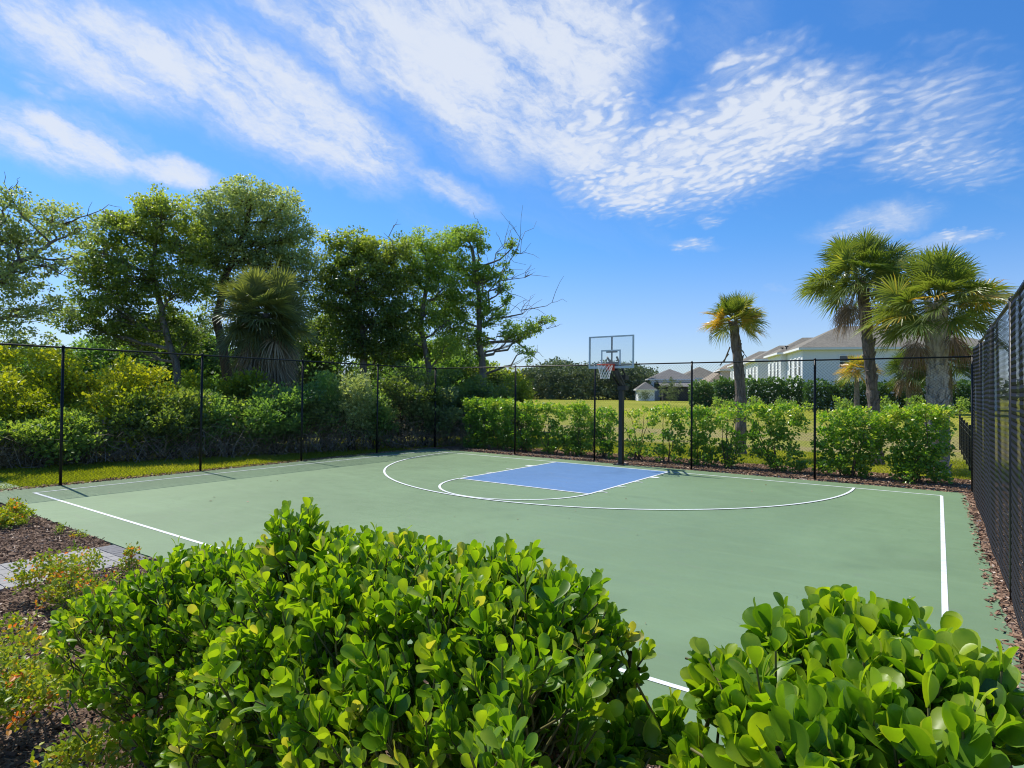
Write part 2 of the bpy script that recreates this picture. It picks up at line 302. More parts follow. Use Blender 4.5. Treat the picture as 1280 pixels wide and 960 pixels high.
# ------------------------------------------------------------------ mesh builder
class MB:
    def __init__(s): s.V = []; s.F = []; s.T = []; s.n = 0
    def add(s, v, f, t=0.5):
        v = np.asarray(v, float).reshape(-1, 3); f = np.asarray(f, np.int64)
        if len(f) == 0: return s
        s.V.append(v); s.F.append(f+s.n); s.n += len(v)
        s.T.append(np.broadcast_to(np.asarray(t, float), (len(f),)).copy()); return s
    def poly(s, pts, t=.5): return s.add(pts, [list(range(len(pts)))], t)
    def box(s, c, d, R=None, t=.5, taper=1.0):
        x, y, z = np.array(d)/2
        v = np.array([(-x, -y, -z), (x, -y, -z), (x, y, -z), (-x, y, -z), (-x*taper, -y*taper, z), (x*taper, -y*taper, z), (x*taper, y*taper, z), (-x*taper, y*taper, z)])
        if R is not None: v = v@np.asarray(R).T
        return s.add(v+np.array(c), [(0, 3, 2, 1), (4, 5, 6, 7), (0, 1, 5, 4), (1, 2, 6, 5), (2, 3, 7, 6), (3, 0, 4, 7)], t)
    def bar(s, a, b, w, h=None, t=.5):
        a = np.array(a, float); b = np.array(b, float); d = b-a; L = np.linalg.norm(d); d /= L
        up = np.array([0, 0, 1.]) if abs(d[2]) < .95 else np.array([1., 0, 0])
        x = np.cross(d, up); x /= np.linalg.norm(x); y = np.cross(x, d)
        return s.box((a+b)/2, (w, h or w, L), np.stack([x, y, d], 1), t)
    def tube(s, pts, r, k=8, t=.5, caps=True):
        pts = np.asarray(pts, float); n = len(pts); r = np.broadcast_to(np.asarray(r, float), (n,))
        d = np.gradient(pts, axis=0); d /= np.linalg.norm(d, axis=1)[:, None]+1e-9
        ref = np.array([0, 0, 1.]) if abs(d[:, 2]).mean() < .8 else np.array([1., 0, 0])
        x = np.cross(d, ref); x /= np.linalg.norm(x, axis=1)[:, None]+1e-9; y = np.cross(d, x)
        a = np.linspace(0, 2*PI, k, endpoint=False)
        v = pts[:, None]+r[:, None, None]*(np.cos(a)[None, :, None]*x[:, None]+np.sin(a)[None, :, None]*y[:, None])
        i = np.arange(n-1)[:, None]*k; j = np.arange(k)[None]; j2 = (j+1) % k
        f = np.stack([i+j, i+j2, i+k+j2, i+k+j], -1).reshape(-1, 4)
        s.add(v.reshape(-1, 3), f, t)
        if caps and k > 2:
            s.F.append(np.array([np.arange(k)[::-1]+s.n-n*k])); s.T.append(np.array([float(np.mean(t))]))
            s.F.append(np.array([np.arange(k)+s.n-k])); s.T.append(np.array([float(np.mean(t))]))
        return s
    def build(s, name, mat, parent=None, smooth=False, **tags):
        me = bpy.data.meshes.new(name)
        V = np.concatenate(s.V); lt = np.concatenate([np.full(len(f), f.shape[1]) for f in s.F])
        li = np.concatenate([f.ravel() for f in s.F]); T = np.concatenate(s.T)
        o = bpy.data.objects.new(name, me); COL.objects.link(o)
        if parent is not None:
            o.parent = parent
            V = V - np.array(root_loc(parent))
        me.vertices.add(len(V)); me.vertices.foreach_set('co', V.astype(np.float32).ravel())
        me.loops.add(len(li)); me.loops.foreach_set('vertex_index', li.astype(np.int32))
        me.polygons.add(len(lt)); me.polygons.foreach_set('loop_start', np.concatenate([[0], np.cumsum(lt)[:-1]]).astype(np.int32))
        at_ = me.attributes.new('tint', 'FLOAT', 'FACE'); at_.data.foreach_set('value', T.astype(np.float32))
        me.polygons.foreach_set('use_smooth', np.full(len(lt), smooth))
        me.update(calc_edges=True); me.materials.append(MATS[mat])
        for k_, v_ in tags.items(): o[k_] = v_
        return o
def root_loc(o):
    l = Vector((0, 0, 0))
    while o is not None: l = l+Vector(o.location); o = o.parent
    return tuple(l)
def thing(name, label, cat, loc, group=None):
    o = bpy.data.objects.new(name, None); o.empty_display_size = .2; COL.objects.link(o); o.location = tuple(float(v) for v in loc)
    o['label'] = label; o['category'] = cat
    if group: o['group'] = group
    return o
def unit(v): return v/(np.linalg.norm(v, axis=-1, keepdims=True)+1e-9)

# ------------------------------------------------------------------ leaves
TL_SIMPLE = (np.array([(0, 0, 0), (.30, .45, .07), (0, 1, -.02), (-.30, .45, .07)]), np.array([(0, 1, 2), (0, 2, 3)]))
def obovate():
    rows = [(0, .045, .0), (.10, .09, .0), (.28, .235, .02), (.48, .34, .035), (.68, .385, .03), (.85, .345, .01), (.955, .215, -.02), (1.0, .07, -.035)]
    v = []
    for y, w, z in rows: v += [(-w, y, z+.17*w), (-w*.80, y, z+.10*w), (0, y, z), (w*.80, y, z+.10*w), (w, y, z+.17*w)]
    f = []
    for r in range(len(rows)-1):
        for c in range(4): f.append((r*5+c, r*5+c+1, r*5+6+c, r*5+5+c))
    return np.array(v, float), np.array(f)
TL_CLUSIA = obovate()
TL_OVAL = (np.array([(0, 0, 0), (.24, .25, .05), (.30, .62, .05), (0, 1, -.03), (-.30, .62, .05), (-.24, .25, .05), (0, .5, 0)]),
           np.array([(0, 1, 6), (1, 2, 6), (2, 3, 6), (3, 4, 6), (4, 5, 6), (5, 0, 6)]))
TL_OVAL4 = (np.array([(0, 0, 0), (.27, .35, .06), (.25, .7, .05), (0, 1, -.03), (-.25, .7, .05), (-.27, .35, .06)]), np.array([(0, 1, 2, 3), (0, 3, 4, 5)]))
RIM = {28: np.tile([.16, 0, 0, .16], 7), 2: np.zeros(2), 6: np.zeros(6)}
def put_leaves(mb, tpl, P, A, N, S, tint, wid=None):
    """P base points, A growing direction, N upper side, S length"""
    A = unit(A); X = unit(np.cross(A, N)); Z = np.cross(X, A)
    v, f = tpl; n = len(P); S = np.broadcast_to(S, (n,)); wd = S if wid is None else S*wid
    V = P[:, None] + v[None, :, 0:1]*X[:, None]*wd[:, None, None] + v[None, :, 1:2]*A[:, None]*S[:, None, None] + v[None, :, 2:3]*Z[:, None]*S[:, None, None]
    Fc = f[None]+np.arange(n)[:, None, None]*len(v)
    mb.add(V.reshape(-1, 3), Fc.reshape(-1, f.shape[1]), np.clip((np.broadcast_to(tint, (n,))[:, None]+RIM[len(f)][None]*(np.broadcast_to(tint, (n,)) < .78)[:, None]).ravel(), 0, 1))
def rnd_dir(n, up=0.0):
    d = rng.normal(size=(n, 3)); d[:, 2] += up; return unit(d)
def in_ell(n, c, r, shell=.45):
    d = rnd_dir(n); q = rng.random(n)**shell; return np.array(c)+d*np.array(r)*q[:, None], d, q

def curve_pts(a, b, n=6, sag=.12, wob=.05):
    a = np.array(a, float); b = np.array(b, float); L = np.linalg.norm(b-a); t = np.linspace(0, 1, n)[:, None]
    p = a+(b-a)*t; p[:, 2] += (-4*sag*L*(t*(1-t)))[:, 0]
    p[1:-1] += rng.normal(size=(n-2, 3))*wob*L*.5
    return p
def tree(name, label, trunk, clumps, leaf, barkm, lsize=.13, per=34, dens=1.0, tr=(.22, .07), group='trees of the wood beyond the left fence', cat='tree',
         bare=(), spread=.30, sprig_r=None, upb=.5, twigs=.5, tb=0.0):
    """trunk: list of points; clumps: (centre, radii, density, tint)"""
    trunk = [np.array(p, float) for p in trunk]
    root = thing(name, label, cat, trunk[0], group)
    tm = MB(); tp = []
    for a, b in zip(trunk[:-1], trunk[1:]):
        for s_ in np.linspace(0, 1, 5)[:-1]: tp.append(a+(b-a)*s_)
    tp.append(trunk[-1]); tp = np.array(tp); tp[1:-1] += rng.normal(size=(len(tp)-2, 3))*.03
    rr = np.linspace(tr[0], tr[1], len(tp)); rr[0] *= 1.35
    tm.tube(tp, rr, 9)
    lim = MB(); lv = MB()
    for c, r, dn, tint in clumps:
        c = np.array(c, float); r = np.array(r, float)
        # limb from the trunk, leaving below the clump
        cand = [i for i in range(len(tp)//5, len(tp)) if tp[i][2] < c[2]-.2]
        i = min(cand, key=lambda i: np.linalg.norm(tp[i]-c)+.6*max(0, 1.2-(c[2]-tp[i][2]))) if cand else len(tp)//2
        d = np.linalg.norm(tp[i]-c); r0 = min(rr[i]*.7, .03+.02*d)
        pts = curve_pts(tp[i], c, 7, .08, .06); lim.tube(pts, np.linspace(r0, .025, 7), 6, caps=False)
        vol = r[0]*r[1]*r[2]; ns = max(6, int(46*dn*dens*(vol**.62))); m = int(per*1.35)
        sp, dd, q = in_ell(ns, c, r, .42)
        nt_ = int(ns*twigs)
        for k in range(nt_):
            j = rng.integers(2, 7); lim.tube(curve_pts(pts[j], sp[k], 4, .05, .08), np.linspace(.018, .006, 4), 4, caps=False)
        sr = sprig_r or spread
        P = np.repeat(sp, m, 0)+rnd_dir(ns*m)*rng.random((ns*m, 1))**.45*np.array([sr, sr, sr*.62])*1.25*(.7+.6*np.repeat(rng.random(ns), m)[:, None])
        A = rnd_dir(len(P), -.15)+.5*np.repeat(dd, m, 0)
        N = rnd_dir(len(P), .9)
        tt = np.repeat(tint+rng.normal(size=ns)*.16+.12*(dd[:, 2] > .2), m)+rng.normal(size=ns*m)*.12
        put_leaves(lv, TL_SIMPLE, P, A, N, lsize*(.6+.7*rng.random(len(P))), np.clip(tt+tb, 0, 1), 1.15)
    for a, b, n in bare:      # leafless twig sprays
        a = np.array(a, float); b = np.array(b, float)
        pts = curve_pts(a, b, 8, -.05, .10); lim.tube(pts, np.linspace(.05, .010, 8), 5, caps=False)
        for k in range(n):
            j = rng.integers(2, 8); e = pts[j]+(b-a)*rng.uniform(.08, .3)+rng.normal(size=3)*np.linalg.norm(b-a)*.16
            q_ = curve_pts(pts[j], e, 4, -.05, .12); lim.tube(q_, np.linspace(.016, .006, 4), 3, caps=False)
    tm.build('trunk', barkm, root, True)
    lim.build('branches', barkm, root, True)
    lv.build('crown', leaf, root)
    return root

def bush(name, label, blobs, leaf, lsize, base, group, cat='shrub', per=26, dens=1.0, spread=.16, stems=5, barkm='twig', tpl=TL_SIMPLE, stemr=.018, upb=.6, wid=1.1, flat=1.0):
    base = np.array(base, float); root = thing(name, label, cat, base, group); st_ = MB(); lv = MB()
    per_b = max(1, int(round(stems*3/len(blobs)))) if len(blobs) > 3 else stems
    for bi, (c, r, dn, tint) in enumerate(blobs):
        c = np.array(c, float); r = np.array(r, float)
        for k in range(per_b if (len(blobs) < 12 or bi % 4 == 0) else 0):
            e, _, _ = in_ell(1, c, r*.8, .6)
            b0 = base+np.array([rng.normal()*.09, rng.normal()*.09, 0])
            st_.tube(curve_pts(b0, e[0], 5, -.05, .06), np.linspace(stemr, stemr*.3, 5), 5, caps=False)
        ns = max(5, int(60*dn*dens*((r[0]*r[1]*r[2])**.62)))
        sp, dd, q = in_ell(ns, c, r, .45)
        keep = sp[:, 2] > base[2]+.05; sp, dd = sp[keep], dd[keep]; ns = len(sp)
        P = np.repeat(sp, per, 0)+rnd_dir(ns*per)*rng.random((ns*per, 1))**.45*1.5*spread*np.array([1, 1, .75]); P[:, 2] = np.maximum(P[:, 2], base[2]+.03)
        A = rnd_dir(len(P), upb)+.5*np.repeat(dd, per, 0); N = rnd_dir(len(P), .8)
        tt = np.repeat(tint+rng.normal(size=ns)*.15, per)+rng.normal(size=ns*per)*.14
        put_leaves(lv, tpl, P, A, N, lsize*(.6+.7*rng.random(len(P))), np.clip(tt, 0, 1), wid)
    st_.build('stems', barkm, root, True); lv.build('foliage', leaf, root)
    return root

# ================================================================== SETTING
def terr(x, y):
    t = np.clip((y-8)/(46-8), 0, 1); return t*t*(3-2*t)*1.0
def ground_sheet():
    def axis(lo, hi):
        core = np.arange(-60, 90.1, 1.0); out = []; v = 90.0; s = 1.5
        while v < 3000: v += s; s *= 1.18; out.append(v)
        return np.concatenate([-(np.array(out)[::-1])+30, core, np.array(out)])
    xs = axis(0, 0); ys = axis(0, 0)
    X, Y = np.meshgrid(xs, ys, indexing='ij')
    Z = terr(X, Y)-.05+np.where((Y > 4), .03*np.sin(X*.7)*np.sin(Y*.5), 0)
    V = np.stack([X, Y, Z], -1).reshape(-1, 3); n = len(ys)
    i = np.arange(len(xs)-1)[:, None]*n+np.arange(n-1)[None]
    f = np.stack([i, i+n, i+n+1, i+1], -1).reshape(-1, 4)
    o = MB().add(V, f).build('ground', 'lawn_ground', None, True, kind='structure')
ground_sheet()

CL, CR, CB, CN = -8.52, 8.17, .80, -12.74        # court slab
def edge(p, q, n, amp):
    t = np.linspace(0, 1, n)[:, None]; e = np.array(p)+(np.array(q)-np.array(p))*t
    e[1:-1] += rng.normal(size=(n-2, 2))*amp*.5+np.stack([np.sin(t[1:-1, 0]*31)*amp, np.sin(t[1:-1, 0]*23)*amp], 1)*.5
    return e[:-1]
ring = np.concatenate([edge((CL-5, CN), (CR+.1, CN), 90, .01), edge((CR+.1, CN), (CR+.02, CB), 160, .035), edge((CR+.02, CB), (CL, CB), 160, .03), edge((CL, CB), (CL, -11.9), 120, .025),
                       edge((CL, -11.9), (CL-5, -11.9), 10, .01)])
court = thing('basketball_court', 'painted green half court', 'court', (0, 0, 0)); del court['category']; del court['label']; court['kind'] = 'structure'
m = MB(); nr = len(ring); top = np.c_[ring, np.zeros(nr)]; bot = np.c_[ring, np.full(nr, -.06)]
m.add(top, [list(range(nr))]); idx = np.arange(nr)
m.add(np.r_[top, bot], np.stack([idx, idx+nr, (idx+1) % nr+nr, (idx+1) % nr], 1))
m.build('court_surface', 'court_green', court)
HW, LN, UC = 7.7606, 11.984, -.36
LW = .058
def strip(pts, w, z=.004, closed=False):
    pts = np.asarray(pts, float); d = np.gradient(pts, axis=0); d /= np.linalg.norm(d, axis=1)[:, None]; nn = np.c_[-d[:, 1], d[:, 0]]
    a = pts+nn*w/2; b = pts-nn*w/2; n = len(pts); v = np.r_[np.c_[a, np.full(n, z)], np.c_[b, np.full(n, z)]]; i = np.arange(n-1)
    return v, np.stack([i, i+n, i+n+1, i+1], 1)
m = MB()
m.add(*strip([(-HW, 0), (0, 0), (HW, 0)], LW)); m.add(*strip([(HW, -LW/2), (HW, -6), (HW, -LN)], LW, .0042)); m.add(*strip([(-HW, -LW/2), (-HW, -6), (-HW, -LN)], LW, .0042))
m.add(*strip([(-HW-LW/2, -LN), (0, -LN), (HW+LW/2, -LN)], LW, .0045))
m.build('boundary_line', 'line_white', court)
KW, KL = 1.86, 4.76
MB().poly([(UC-KW, -KL, .004), (UC+KW, -KL, .004), (UC+KW, -.03, .004), (UC-KW, -.03, .004)]).build('key_area', 'court_blue', court)
m = MB(); m.add(*strip([(UC-KW, -.03), (UC-KW, -2), (UC-KW, -KL)], LW, .008)); m.add(*strip([(UC+KW, -.03), (UC+KW, -2), (UC+KW, -KL)], LW, .008))
m.add(*strip([(UC-KW-.03, -KL), (UC, -KL), (UC+KW+.03, -KL)], LW, .0085))
for s_ in (-1, 1):
    for v_, hw in ((-1.38, .10), (-2.42, .028), (-3.38, .028), (-4.34, .028)):
        x_ = UC+s_*(KW+.13); m.add(*strip([(x_, v_-hw), (x_, v_+hw)], .20, .0088))
m.build('key_line', 'line_white', court)
a = np.linspace(0, -PI, 60); m = MB(); m.add(*strip(np.c_[UC+KW*1.0*np.cos(a), -KL+1.90*np.sin(a)], LW, .0105)); m.build('free_throw_arc', 'line_white', court)
R3, C3 = 6.429, .294; a0 = math.asin(C3/R3); a = np.linspace(a0, -PI-a0, 160)
m = MB(); m.add(*strip(np.c_[UC+R3*np.cos(a), -C3+R3*np.sin(a)], LW, .0125)); m.build('three_point_line', 'line_white', court)

# mulch beds (sheets just above the soil)
def sheet(name, poly, mat, z=-.022, sub=None, **k):
    return MB().poly([(x, y, z) for x, y in poly]).build(name, mat, None, False, kind='structure')
def wobbly(poly, amp=.05, step=.4):
    out = []
    for p, q in zip(poly, poly[1:]+poly[:1]):
        n = max(2, int(np.hypot(q[0]-p[0], q[1]-p[1])/step)); out += [tuple(v) for v in edge(p, q, n+1, amp)]
    return out
sheet('mulch_bed', wobbly([(CL-.3, CB-.12), (CR+2.2, CB-.12), (CR+2.2, 4.0), (4, 3.9), (0, 3.6), (-4.5, 3.1), (-8.6, 2.0)], .16), 'mulch')
sheet('mulch_strip', wobbly([(CR-.06, -12.8), (9.9, -12.8), (9.9, CB-.15), (CR-.06, CB-.15)], .03), 'mulch_light', -.018)
sheet('planting_bed', wobbly([(-14, CN-.02), (16, CN-.02), (16, -24), (-14, -24)], .01), 'mulch', -.020)
# soil rises gently as a mound under the clusias
def disk_chips(n, x0, x1, y0, y1, mat, name, keep=None, z=0.0, s=(.03, .008), spec=None):
    P = np.c_[rng.uniform(x0, x1, n), rng.uniform(y0, y1, n), np.full(n, z)+rng.random(n)*.022]
    if keep is not None: P = P[keep(P)]
    n = len(P); A = unit(np.c_[rng.normal(size=(n, 2)), rng.normal(size=n)*.25]); N = rnd_dir(n, 2.0)
    X = unit(np.cross(A, N)); Z = np.cross(X, A); L = s[0]*(.4+1.5*rng.random(n)**2); Wd = s[1]*(.5+1.3*rng.random(n)); H = Wd*.35
    cube = np.array([(-1, -1, 0), (1, -1, 0), (.8, 1, 0), (-.7, 1, 0), (-1, -1, 1), (1, -1, 1), (.8, 1, 1), (-.7, 1, 1)], float)
    V = P[:, None]+cube[None, :, 0:1]*X[:, None]*Wd[:, None, None]+cube[None, :, 1:2]*A[:, None]*L[:, None, None]+cube[None, :, 2:3]*Z[:, None]*H[:, None, None]
    f = np.array([(4, 5, 6, 7), (0, 1, 5, 4), (1, 2, 6, 5), (2, 3, 7, 6), (3, 0, 4, 7)])
    MB().add(V.reshape(-1, 3), (f[None]+np.arange(n)[:, None, None]*8).reshape(-1, 4), np.repeat(np.clip(rng.normal(size=n)*.25+.42, 0, 1), 5)).build(name, mat, None, False, kind='stuff')
# walkway polygon
WK = [(-1.78, -12.76), (-.76, -12.76), (-.46, -13.26), (-.60, -14.35), (-1.92, -14.02), (-1.72, -13.1)]
def in_walk(P):   # walkway runs from the court edge away to the left of the bed
    x, y = P[:, 0], P[:, 1]
    return (x > -1.84+.03*np.sin(y*9)) & (x < -.61+.03*np.sin(y*7))
disk_chips(60000, -7.5, 9.5, -16.2, CN, 'mulch_chip', 'mulch_chips', lambda P: ~in_walk(P), -.012, (.026, .0065))
disk_chips(9000, CR-.04, 9.2, -12.5, CB, 'light_chip', 'mulch_chips', lambda P: P[:, 0] > CR-.02+.10*rng.random(len(P))**.5*np.sign(rng.random(len(P))-.4), -.010, (.028, .009))
disk_chips(22000, -8.6, 9.2, CB-.06, 3.7, 'light_chip', 'mulch_chips', None, -.015, (.035, .010))
# pavers
def pavers():
    root = thing('walkway', '', '', (-1.2, -13.0, 0)); del root['label']; del root['category']; root['kind'] = 'structure'
    a = MB(); b = MB()
    def pv(mb, x0, x1, y0, y1):
        z = .0+rng.normal()*.0015; mb.box(((x0+x1)/2, (y0+y1)/2, -.03+z), (x1-x0-.004, y1-y0-.004, .06), None, .5, .97)
    x = -1.78
    while x < -.66:
        pv(b, x, x+.105, CN-.24, CN-.015); x += .105                       # soldier course along the court
    y = CN-.24
    x0 = -1.78
    while y > -18.5:
        y2 = y-.115; x = -1.82
        off = rng.uniform(0, .22)
        xx = x
        while xx < -.62:
            x2 = min(xx+.23+(off if xx == x else 0), -.62); pv(a, xx, x2, y2, y); xx = x2
        y = y2
    b.build('border_course', 'paver_dark', root); a.build('paver_field', 'paver_grey', root)
pavers()
for nm, x, y, s_, lab in (('fallen_leaf', 2.62, -14.32, .09, 'orange dry leaf lying on the mulch near the left clusia hedge'),
                      ('fallen_leaf', 2.05, -14.62, .12, 'long pale dead leaf lying on the mulch left of the hedge'),):
    m = MB(); put_leaves(m, TL_OVAL, np.array([(x, y, .03)]), np.array([(.8, .5, .1)]), np.array([(.1, .2, 1.)]), s_, .5, .9)
    o = m.build(nm, 'palm_dead', None, False); o['label'] = lab; o['category'] = 'leaf'

# ================================================================== FENCES
n_ = 46; Pc = np.c_[rng.uniform(-7, 7.5, n_), rng.uniform(-11.5, .5, n_), np.full(n_, .012)]
m = MB(); put_leaves(m, TL_OVAL, Pc, np.c_[rng.normal(size=(n_, 2)), rng.normal(size=n_)*.15], rnd_dir(n_, 3), .045*(.5+rng.random(n_)), rng.random(n_), .8); m.build('leaf_litter', 'palm_dead', None, False, kind='stuff')
def chain_mesh(p0, p1, H, ripple=None, r=.0038, d=.072):
    p0 = np.array(p0, float); p1 = np.array(p1, float); L = np.linalg.norm(p1-p0); u = (p1-p0)/L; nrm = np.array([u[1], -u[0]])
    nw = int(L/d); nz = int(H/(d/2)); zs = np.arange(nz+1)*d/2+.03
    i = np.arange(nw)[:, None]; k = np.arange(nz+1)[None]
    s = (i+.5)*d+np.where((k % 2) == 1, d/2, -d/2)*.98; off = np.where((k % 2) == 1, .0025, -.0025)+0*i
    Z = zs[None]+0*s
    if ripple is not None:
        o2, dz = ripple(s, Z); off = off+o2; Z = Z+dz
    P = np.stack([p0[0]+u[0]*s+nrm[0]*off, p0[1]+u[1]*s+nrm[1]*off, Z], -1)         # nw, nz+1, 3
    ang = np.array([PI/2, PI/2+2*PI/3, PI/2+4*PI/3]); e1 = np.array([u[0], u[1], 0]); e2 = np.array([nrm[0], nrm[1], 0])
    ring_ = r*(np.cos(ang)[:, None]*e1+np.sin(ang)[:, None]*e2)*1.2
    V = P[:, :, None]+ring_[None, None]
    n = nz+1; b = (np.arange(nw)[:, None]*n+np.arange(nz)[None])*3; j = np.arange(3); j2 = (j+1) % 3
    f = np.stack([b[..., None]+j, b[..., None]+j2, b[..., None]+3+j2, b[..., None]+3+j], -1).reshape(-1, 4)
    return V.reshape(-1, 3), f
FH = 3.14
def fence(label, p0, p1, posts, terms=(), ripple=None, H=FH, rail=True, wr=.0045, dd=.084):
    p0 = np.array(p0, float); p1 = np.array(p1, float); L = np.linalg.norm(p1-p0); u = (p1-p0)/L
    root = thing('chain_link_fence', label, 'fence', (*p0, 0), 'tall black chain link fences round the court')
    MB().add(*chain_mesh(p0+np.array([u[1], -u[0]])*.03, p1+np.array([u[1], -u[0]])*.03, H-.05, ripple, wr, dd)).build('chain_link', 'black_vinyl', root)
    if rail:
        m = MB(); m.tube([(*(p0+u*s), H) for s in np.linspace(0, L, 8)], .021, 10)
        m.build('top_rail', 'black_vinyl', root, True)
    m = MB(); m.tube([(*(p0+u*s), .05) for s in np.linspace(0, L, 4)], .003, 4); m.build('tension_wire', 'black_vinyl', root)
    for s in posts:
        t_ = s in terms; rad = .040 if t_ else .030; c = p0+u*s
        pm = MB(); pm.tube([(*c, -.1), (*c, 1), (*c, H+.01)], rad, 12)
        o = pm.build('post', 'black_vinyl', root, True)
        cm = MB(); cm.tube([(*c, H+.008), (*c, H+.03), (*c, H+.055)], [rad*1.15, rad*1.05, rad*.4], 12); cm.build('post_cap', 'black_vinyl', o, True)
    return root
FL, FB, FR = -8.58, 1.15, 8.36
fence('left chain link fence standing in grass in front of the woods', (FL, FB), (FL, -17.6), [0, 3.0, 6.1, 9.25, 12.42, 15.6, 18.7], (0,))
fence('back chain link fence behind the basketball hoop', (FL, FB), (FR, FB), [3.9, 7.1, 10.32, 13.62, 16.94], (16.94,))
def rip(s, z):
    a_ = .013*np.sin(s*4.3+z*.6)+.030*np.sin(s*1.5+1.0)+.004*np.sin(s*9+z*1.3)
    k = np.clip((z-.2)/2.9, 0, 1); sagtop = -.035*(.5+.5*np.sin(s*1.9+.7))*k**4
    return -(a_*(.35+.65*k)), sagtop+.0*s
fence('right chain link fence with rippled mesh running toward the camera', (FR, FB), (FR, -10.9), [3.05, 6.1, 9.1, 12.05], (), rip, H=3.25, wr=.0032, dd=.074)

def picket_fence():
    p0 = np.array([8.5, 2.2]); p1 = np.array([8.42, 14.4]); root = thing('picket_fence', 'low black metal picket fence beyond the right corner of the court', 'fence', (*p0, 0))
    L = np.linalg.norm(p1-p0); u = (p1-p0)/L; m = MB()
    for z in (.15, 1.02, 1.2): m.bar((*p0, z+terr(*p0)), (*p1, z+terr(*p1)), .03, .03)
    m.build('rails', 'black_paint', root)
    m = MB()
    for s in np.arange(.1, L, .115): c = p0+u*s; m.bar((*c, .05+terr(*c)), (*c, 1.28+terr(*c)), .018, .018)
    m.build('pickets', 'black_paint', root)
    for s in np.arange(0, L+.1, 2.03): c = p0+u*s; m = MB(); m.bar((*c, -.05+terr(*c)), (*c, 1.34+terr(*c)), .06, .06); m.box((*c, 1.35+terr(*c)), (.075, .075, .03)); m.build('post', 'black_paint', root)
picket_fence()

# ================================================================== HOOP
def hoop():
    bx, by = -.25, .66; fy = -.19
    root = thing('basketball_hoop', 'black pole with clear backboard and orange rim behind the blue key', 'basketball hoop', (bx, by, 0))
    m = MB(); m.box((bx-.05, by, 1.36), (.13, .13, 2.8)); m.box((bx-.05, by, 2.775), (.145, .145, .03)); m.build('pole', 'black_paint', root)
    m = MB(); m.bar((bx, fy+.12, 2.98), (bx, by-.05, 2.46), .07, .07); m.build('height_strut', 'black_paint', root)
    m = MB(); m.box((bx-.05, by, .012), (.36, .36, .024))
    for sx in (-1, 1):
        for sy in (-1, 1): m.tube([(bx-.05+sx*.14, by+sy*.14, .02), (bx-.05+sx*.14, by+sy*.14, .055)], .014, 6)
    m.build('base_plate', 'black_paint', root)
    fy = -.19; zb = 2.955; bh = .975; bw = 1.47
    # four arms from the pole to the board: upper and lower pairs
    for sx in (-1, 1):
        m = MB(); m.bar((bx+sx*.10, by+.02, 2.72), (bx+sx*.16, fy+.06, 3.30), .035, .055); m.build('upper_arm', 'black_paint', root)
        m = MB(); m.bar((bx+sx*.10, by-.02, 2.40), (bx+sx*.16, fy+.06, 2.99), .035, .055); m.build('lower_arm', 'black_paint', root)
    m = MB(); m.box((bx, by, 2.70), (.27, .24, .14)); m.build('pole_clamp', 'black_paint', root); m = MB(); m.box((bx, by, 2.38), (.27, .22, .14)); m.build('pole_clamp', 'black_paint', root); m = MB(); m.box((bx, fy+.075, 3.02), (.40, .05, .26)); m.box((bx, fy+.06, 3.46), (.36, .03, .06)); m.bar((bx, fy+.06, 3.0), (bx, fy+.06, zb+bh-.03), .045, .03)
    m.build('mounting_bracket', 'black_paint', root)
    b = MB(); b.box((bx, fy, zb+bh/2), (bw-.02, .012, bh-.02)); board = b.build('backboard', 'board_glass', root)
    m = MB(); t_ = .04
    m.box((bx-bw/2+t_/2, fy, zb+bh/2), (t_, .045, bh)); m.box((bx+bw/2-t_/2, fy, zb+bh/2), (t_, .045, bh))
    m.box((bx, fy, zb+bh-t_/2), (bw-2*t_, .042, t_)); m.box((bx, fy, zb+.035), (bw-2*t_, .042, .07)); m.build('board_frame', 'alu_grey', board)
    m = MB(); y = fy-.010; w2, h2, lw = .60, .45, .045; z0 = 3.06
    m.box((bx-w2/2, y, z0+h2/2), (lw, .004, h2)); m.box((bx+w2/2, y, z0+h2/2), (lw, .004, h2)); m.box((bx, y, z0+h2-lw/2), (w2-lw, .004, lw)); m.build('target_square', 'target_white', board)
    rc = np.array([bx, fy-.155-.225, 3.05]); aa = np.linspace(0, 2*PI, 41)
    m = MB(); m.tube([(rc[0]+.228*math.cos(q), rc[1]+.228*math.sin(q), rc[2]) for q in aa], .0115, 8, caps=False); rim = m.build('rim', 'rim_orange', root, True)
    m = MB(); m.box((bx, fy-.075, 3.00), (.20, .14, .11)); m.box((bx, fy-.018, 2.99), (.26, .022, .20))
    m.bar((bx-.09, fy-.03, 3.045), (bx-.15, rc[1]+.17, 3.045), .02, .02); m.bar((bx+.09, fy-.03, 3.045), (bx+.15, rc[1]+.17, 3.045), .02, .02)
    m.bar((bx-.07, fy-.03, 2.92), (bx-.10, rc[1]+.2, 3.035), .015, .015); m.bar((bx+.07, fy-.03, 2.92), (bx+.10, rc[1]+.2, 3.035), .015, .015)
    m.build('rim_bracket', 'rim_orange', rim)
    n = MB(); K = 12; levels = [(.226, 3.035), (.205, 2.95), (.175, 2.87), (.15, 2.79), (.135, 2.71), (.13, 2.63)]
    for q in range(K):
        for sgn in (1, -1):
            pts = [(rc[0]+r_*math.cos(2*PI*(q+sgn*.5*i)/K), rc[1]+r_*math.sin(2*PI*(q+sgn*.5*i)/K), z) for i, (r_, z) in enumerate(levels)]
            n.tube(pts, .0045, 4, caps=False)
    n.build('net', 'net_white', root)
hoop()

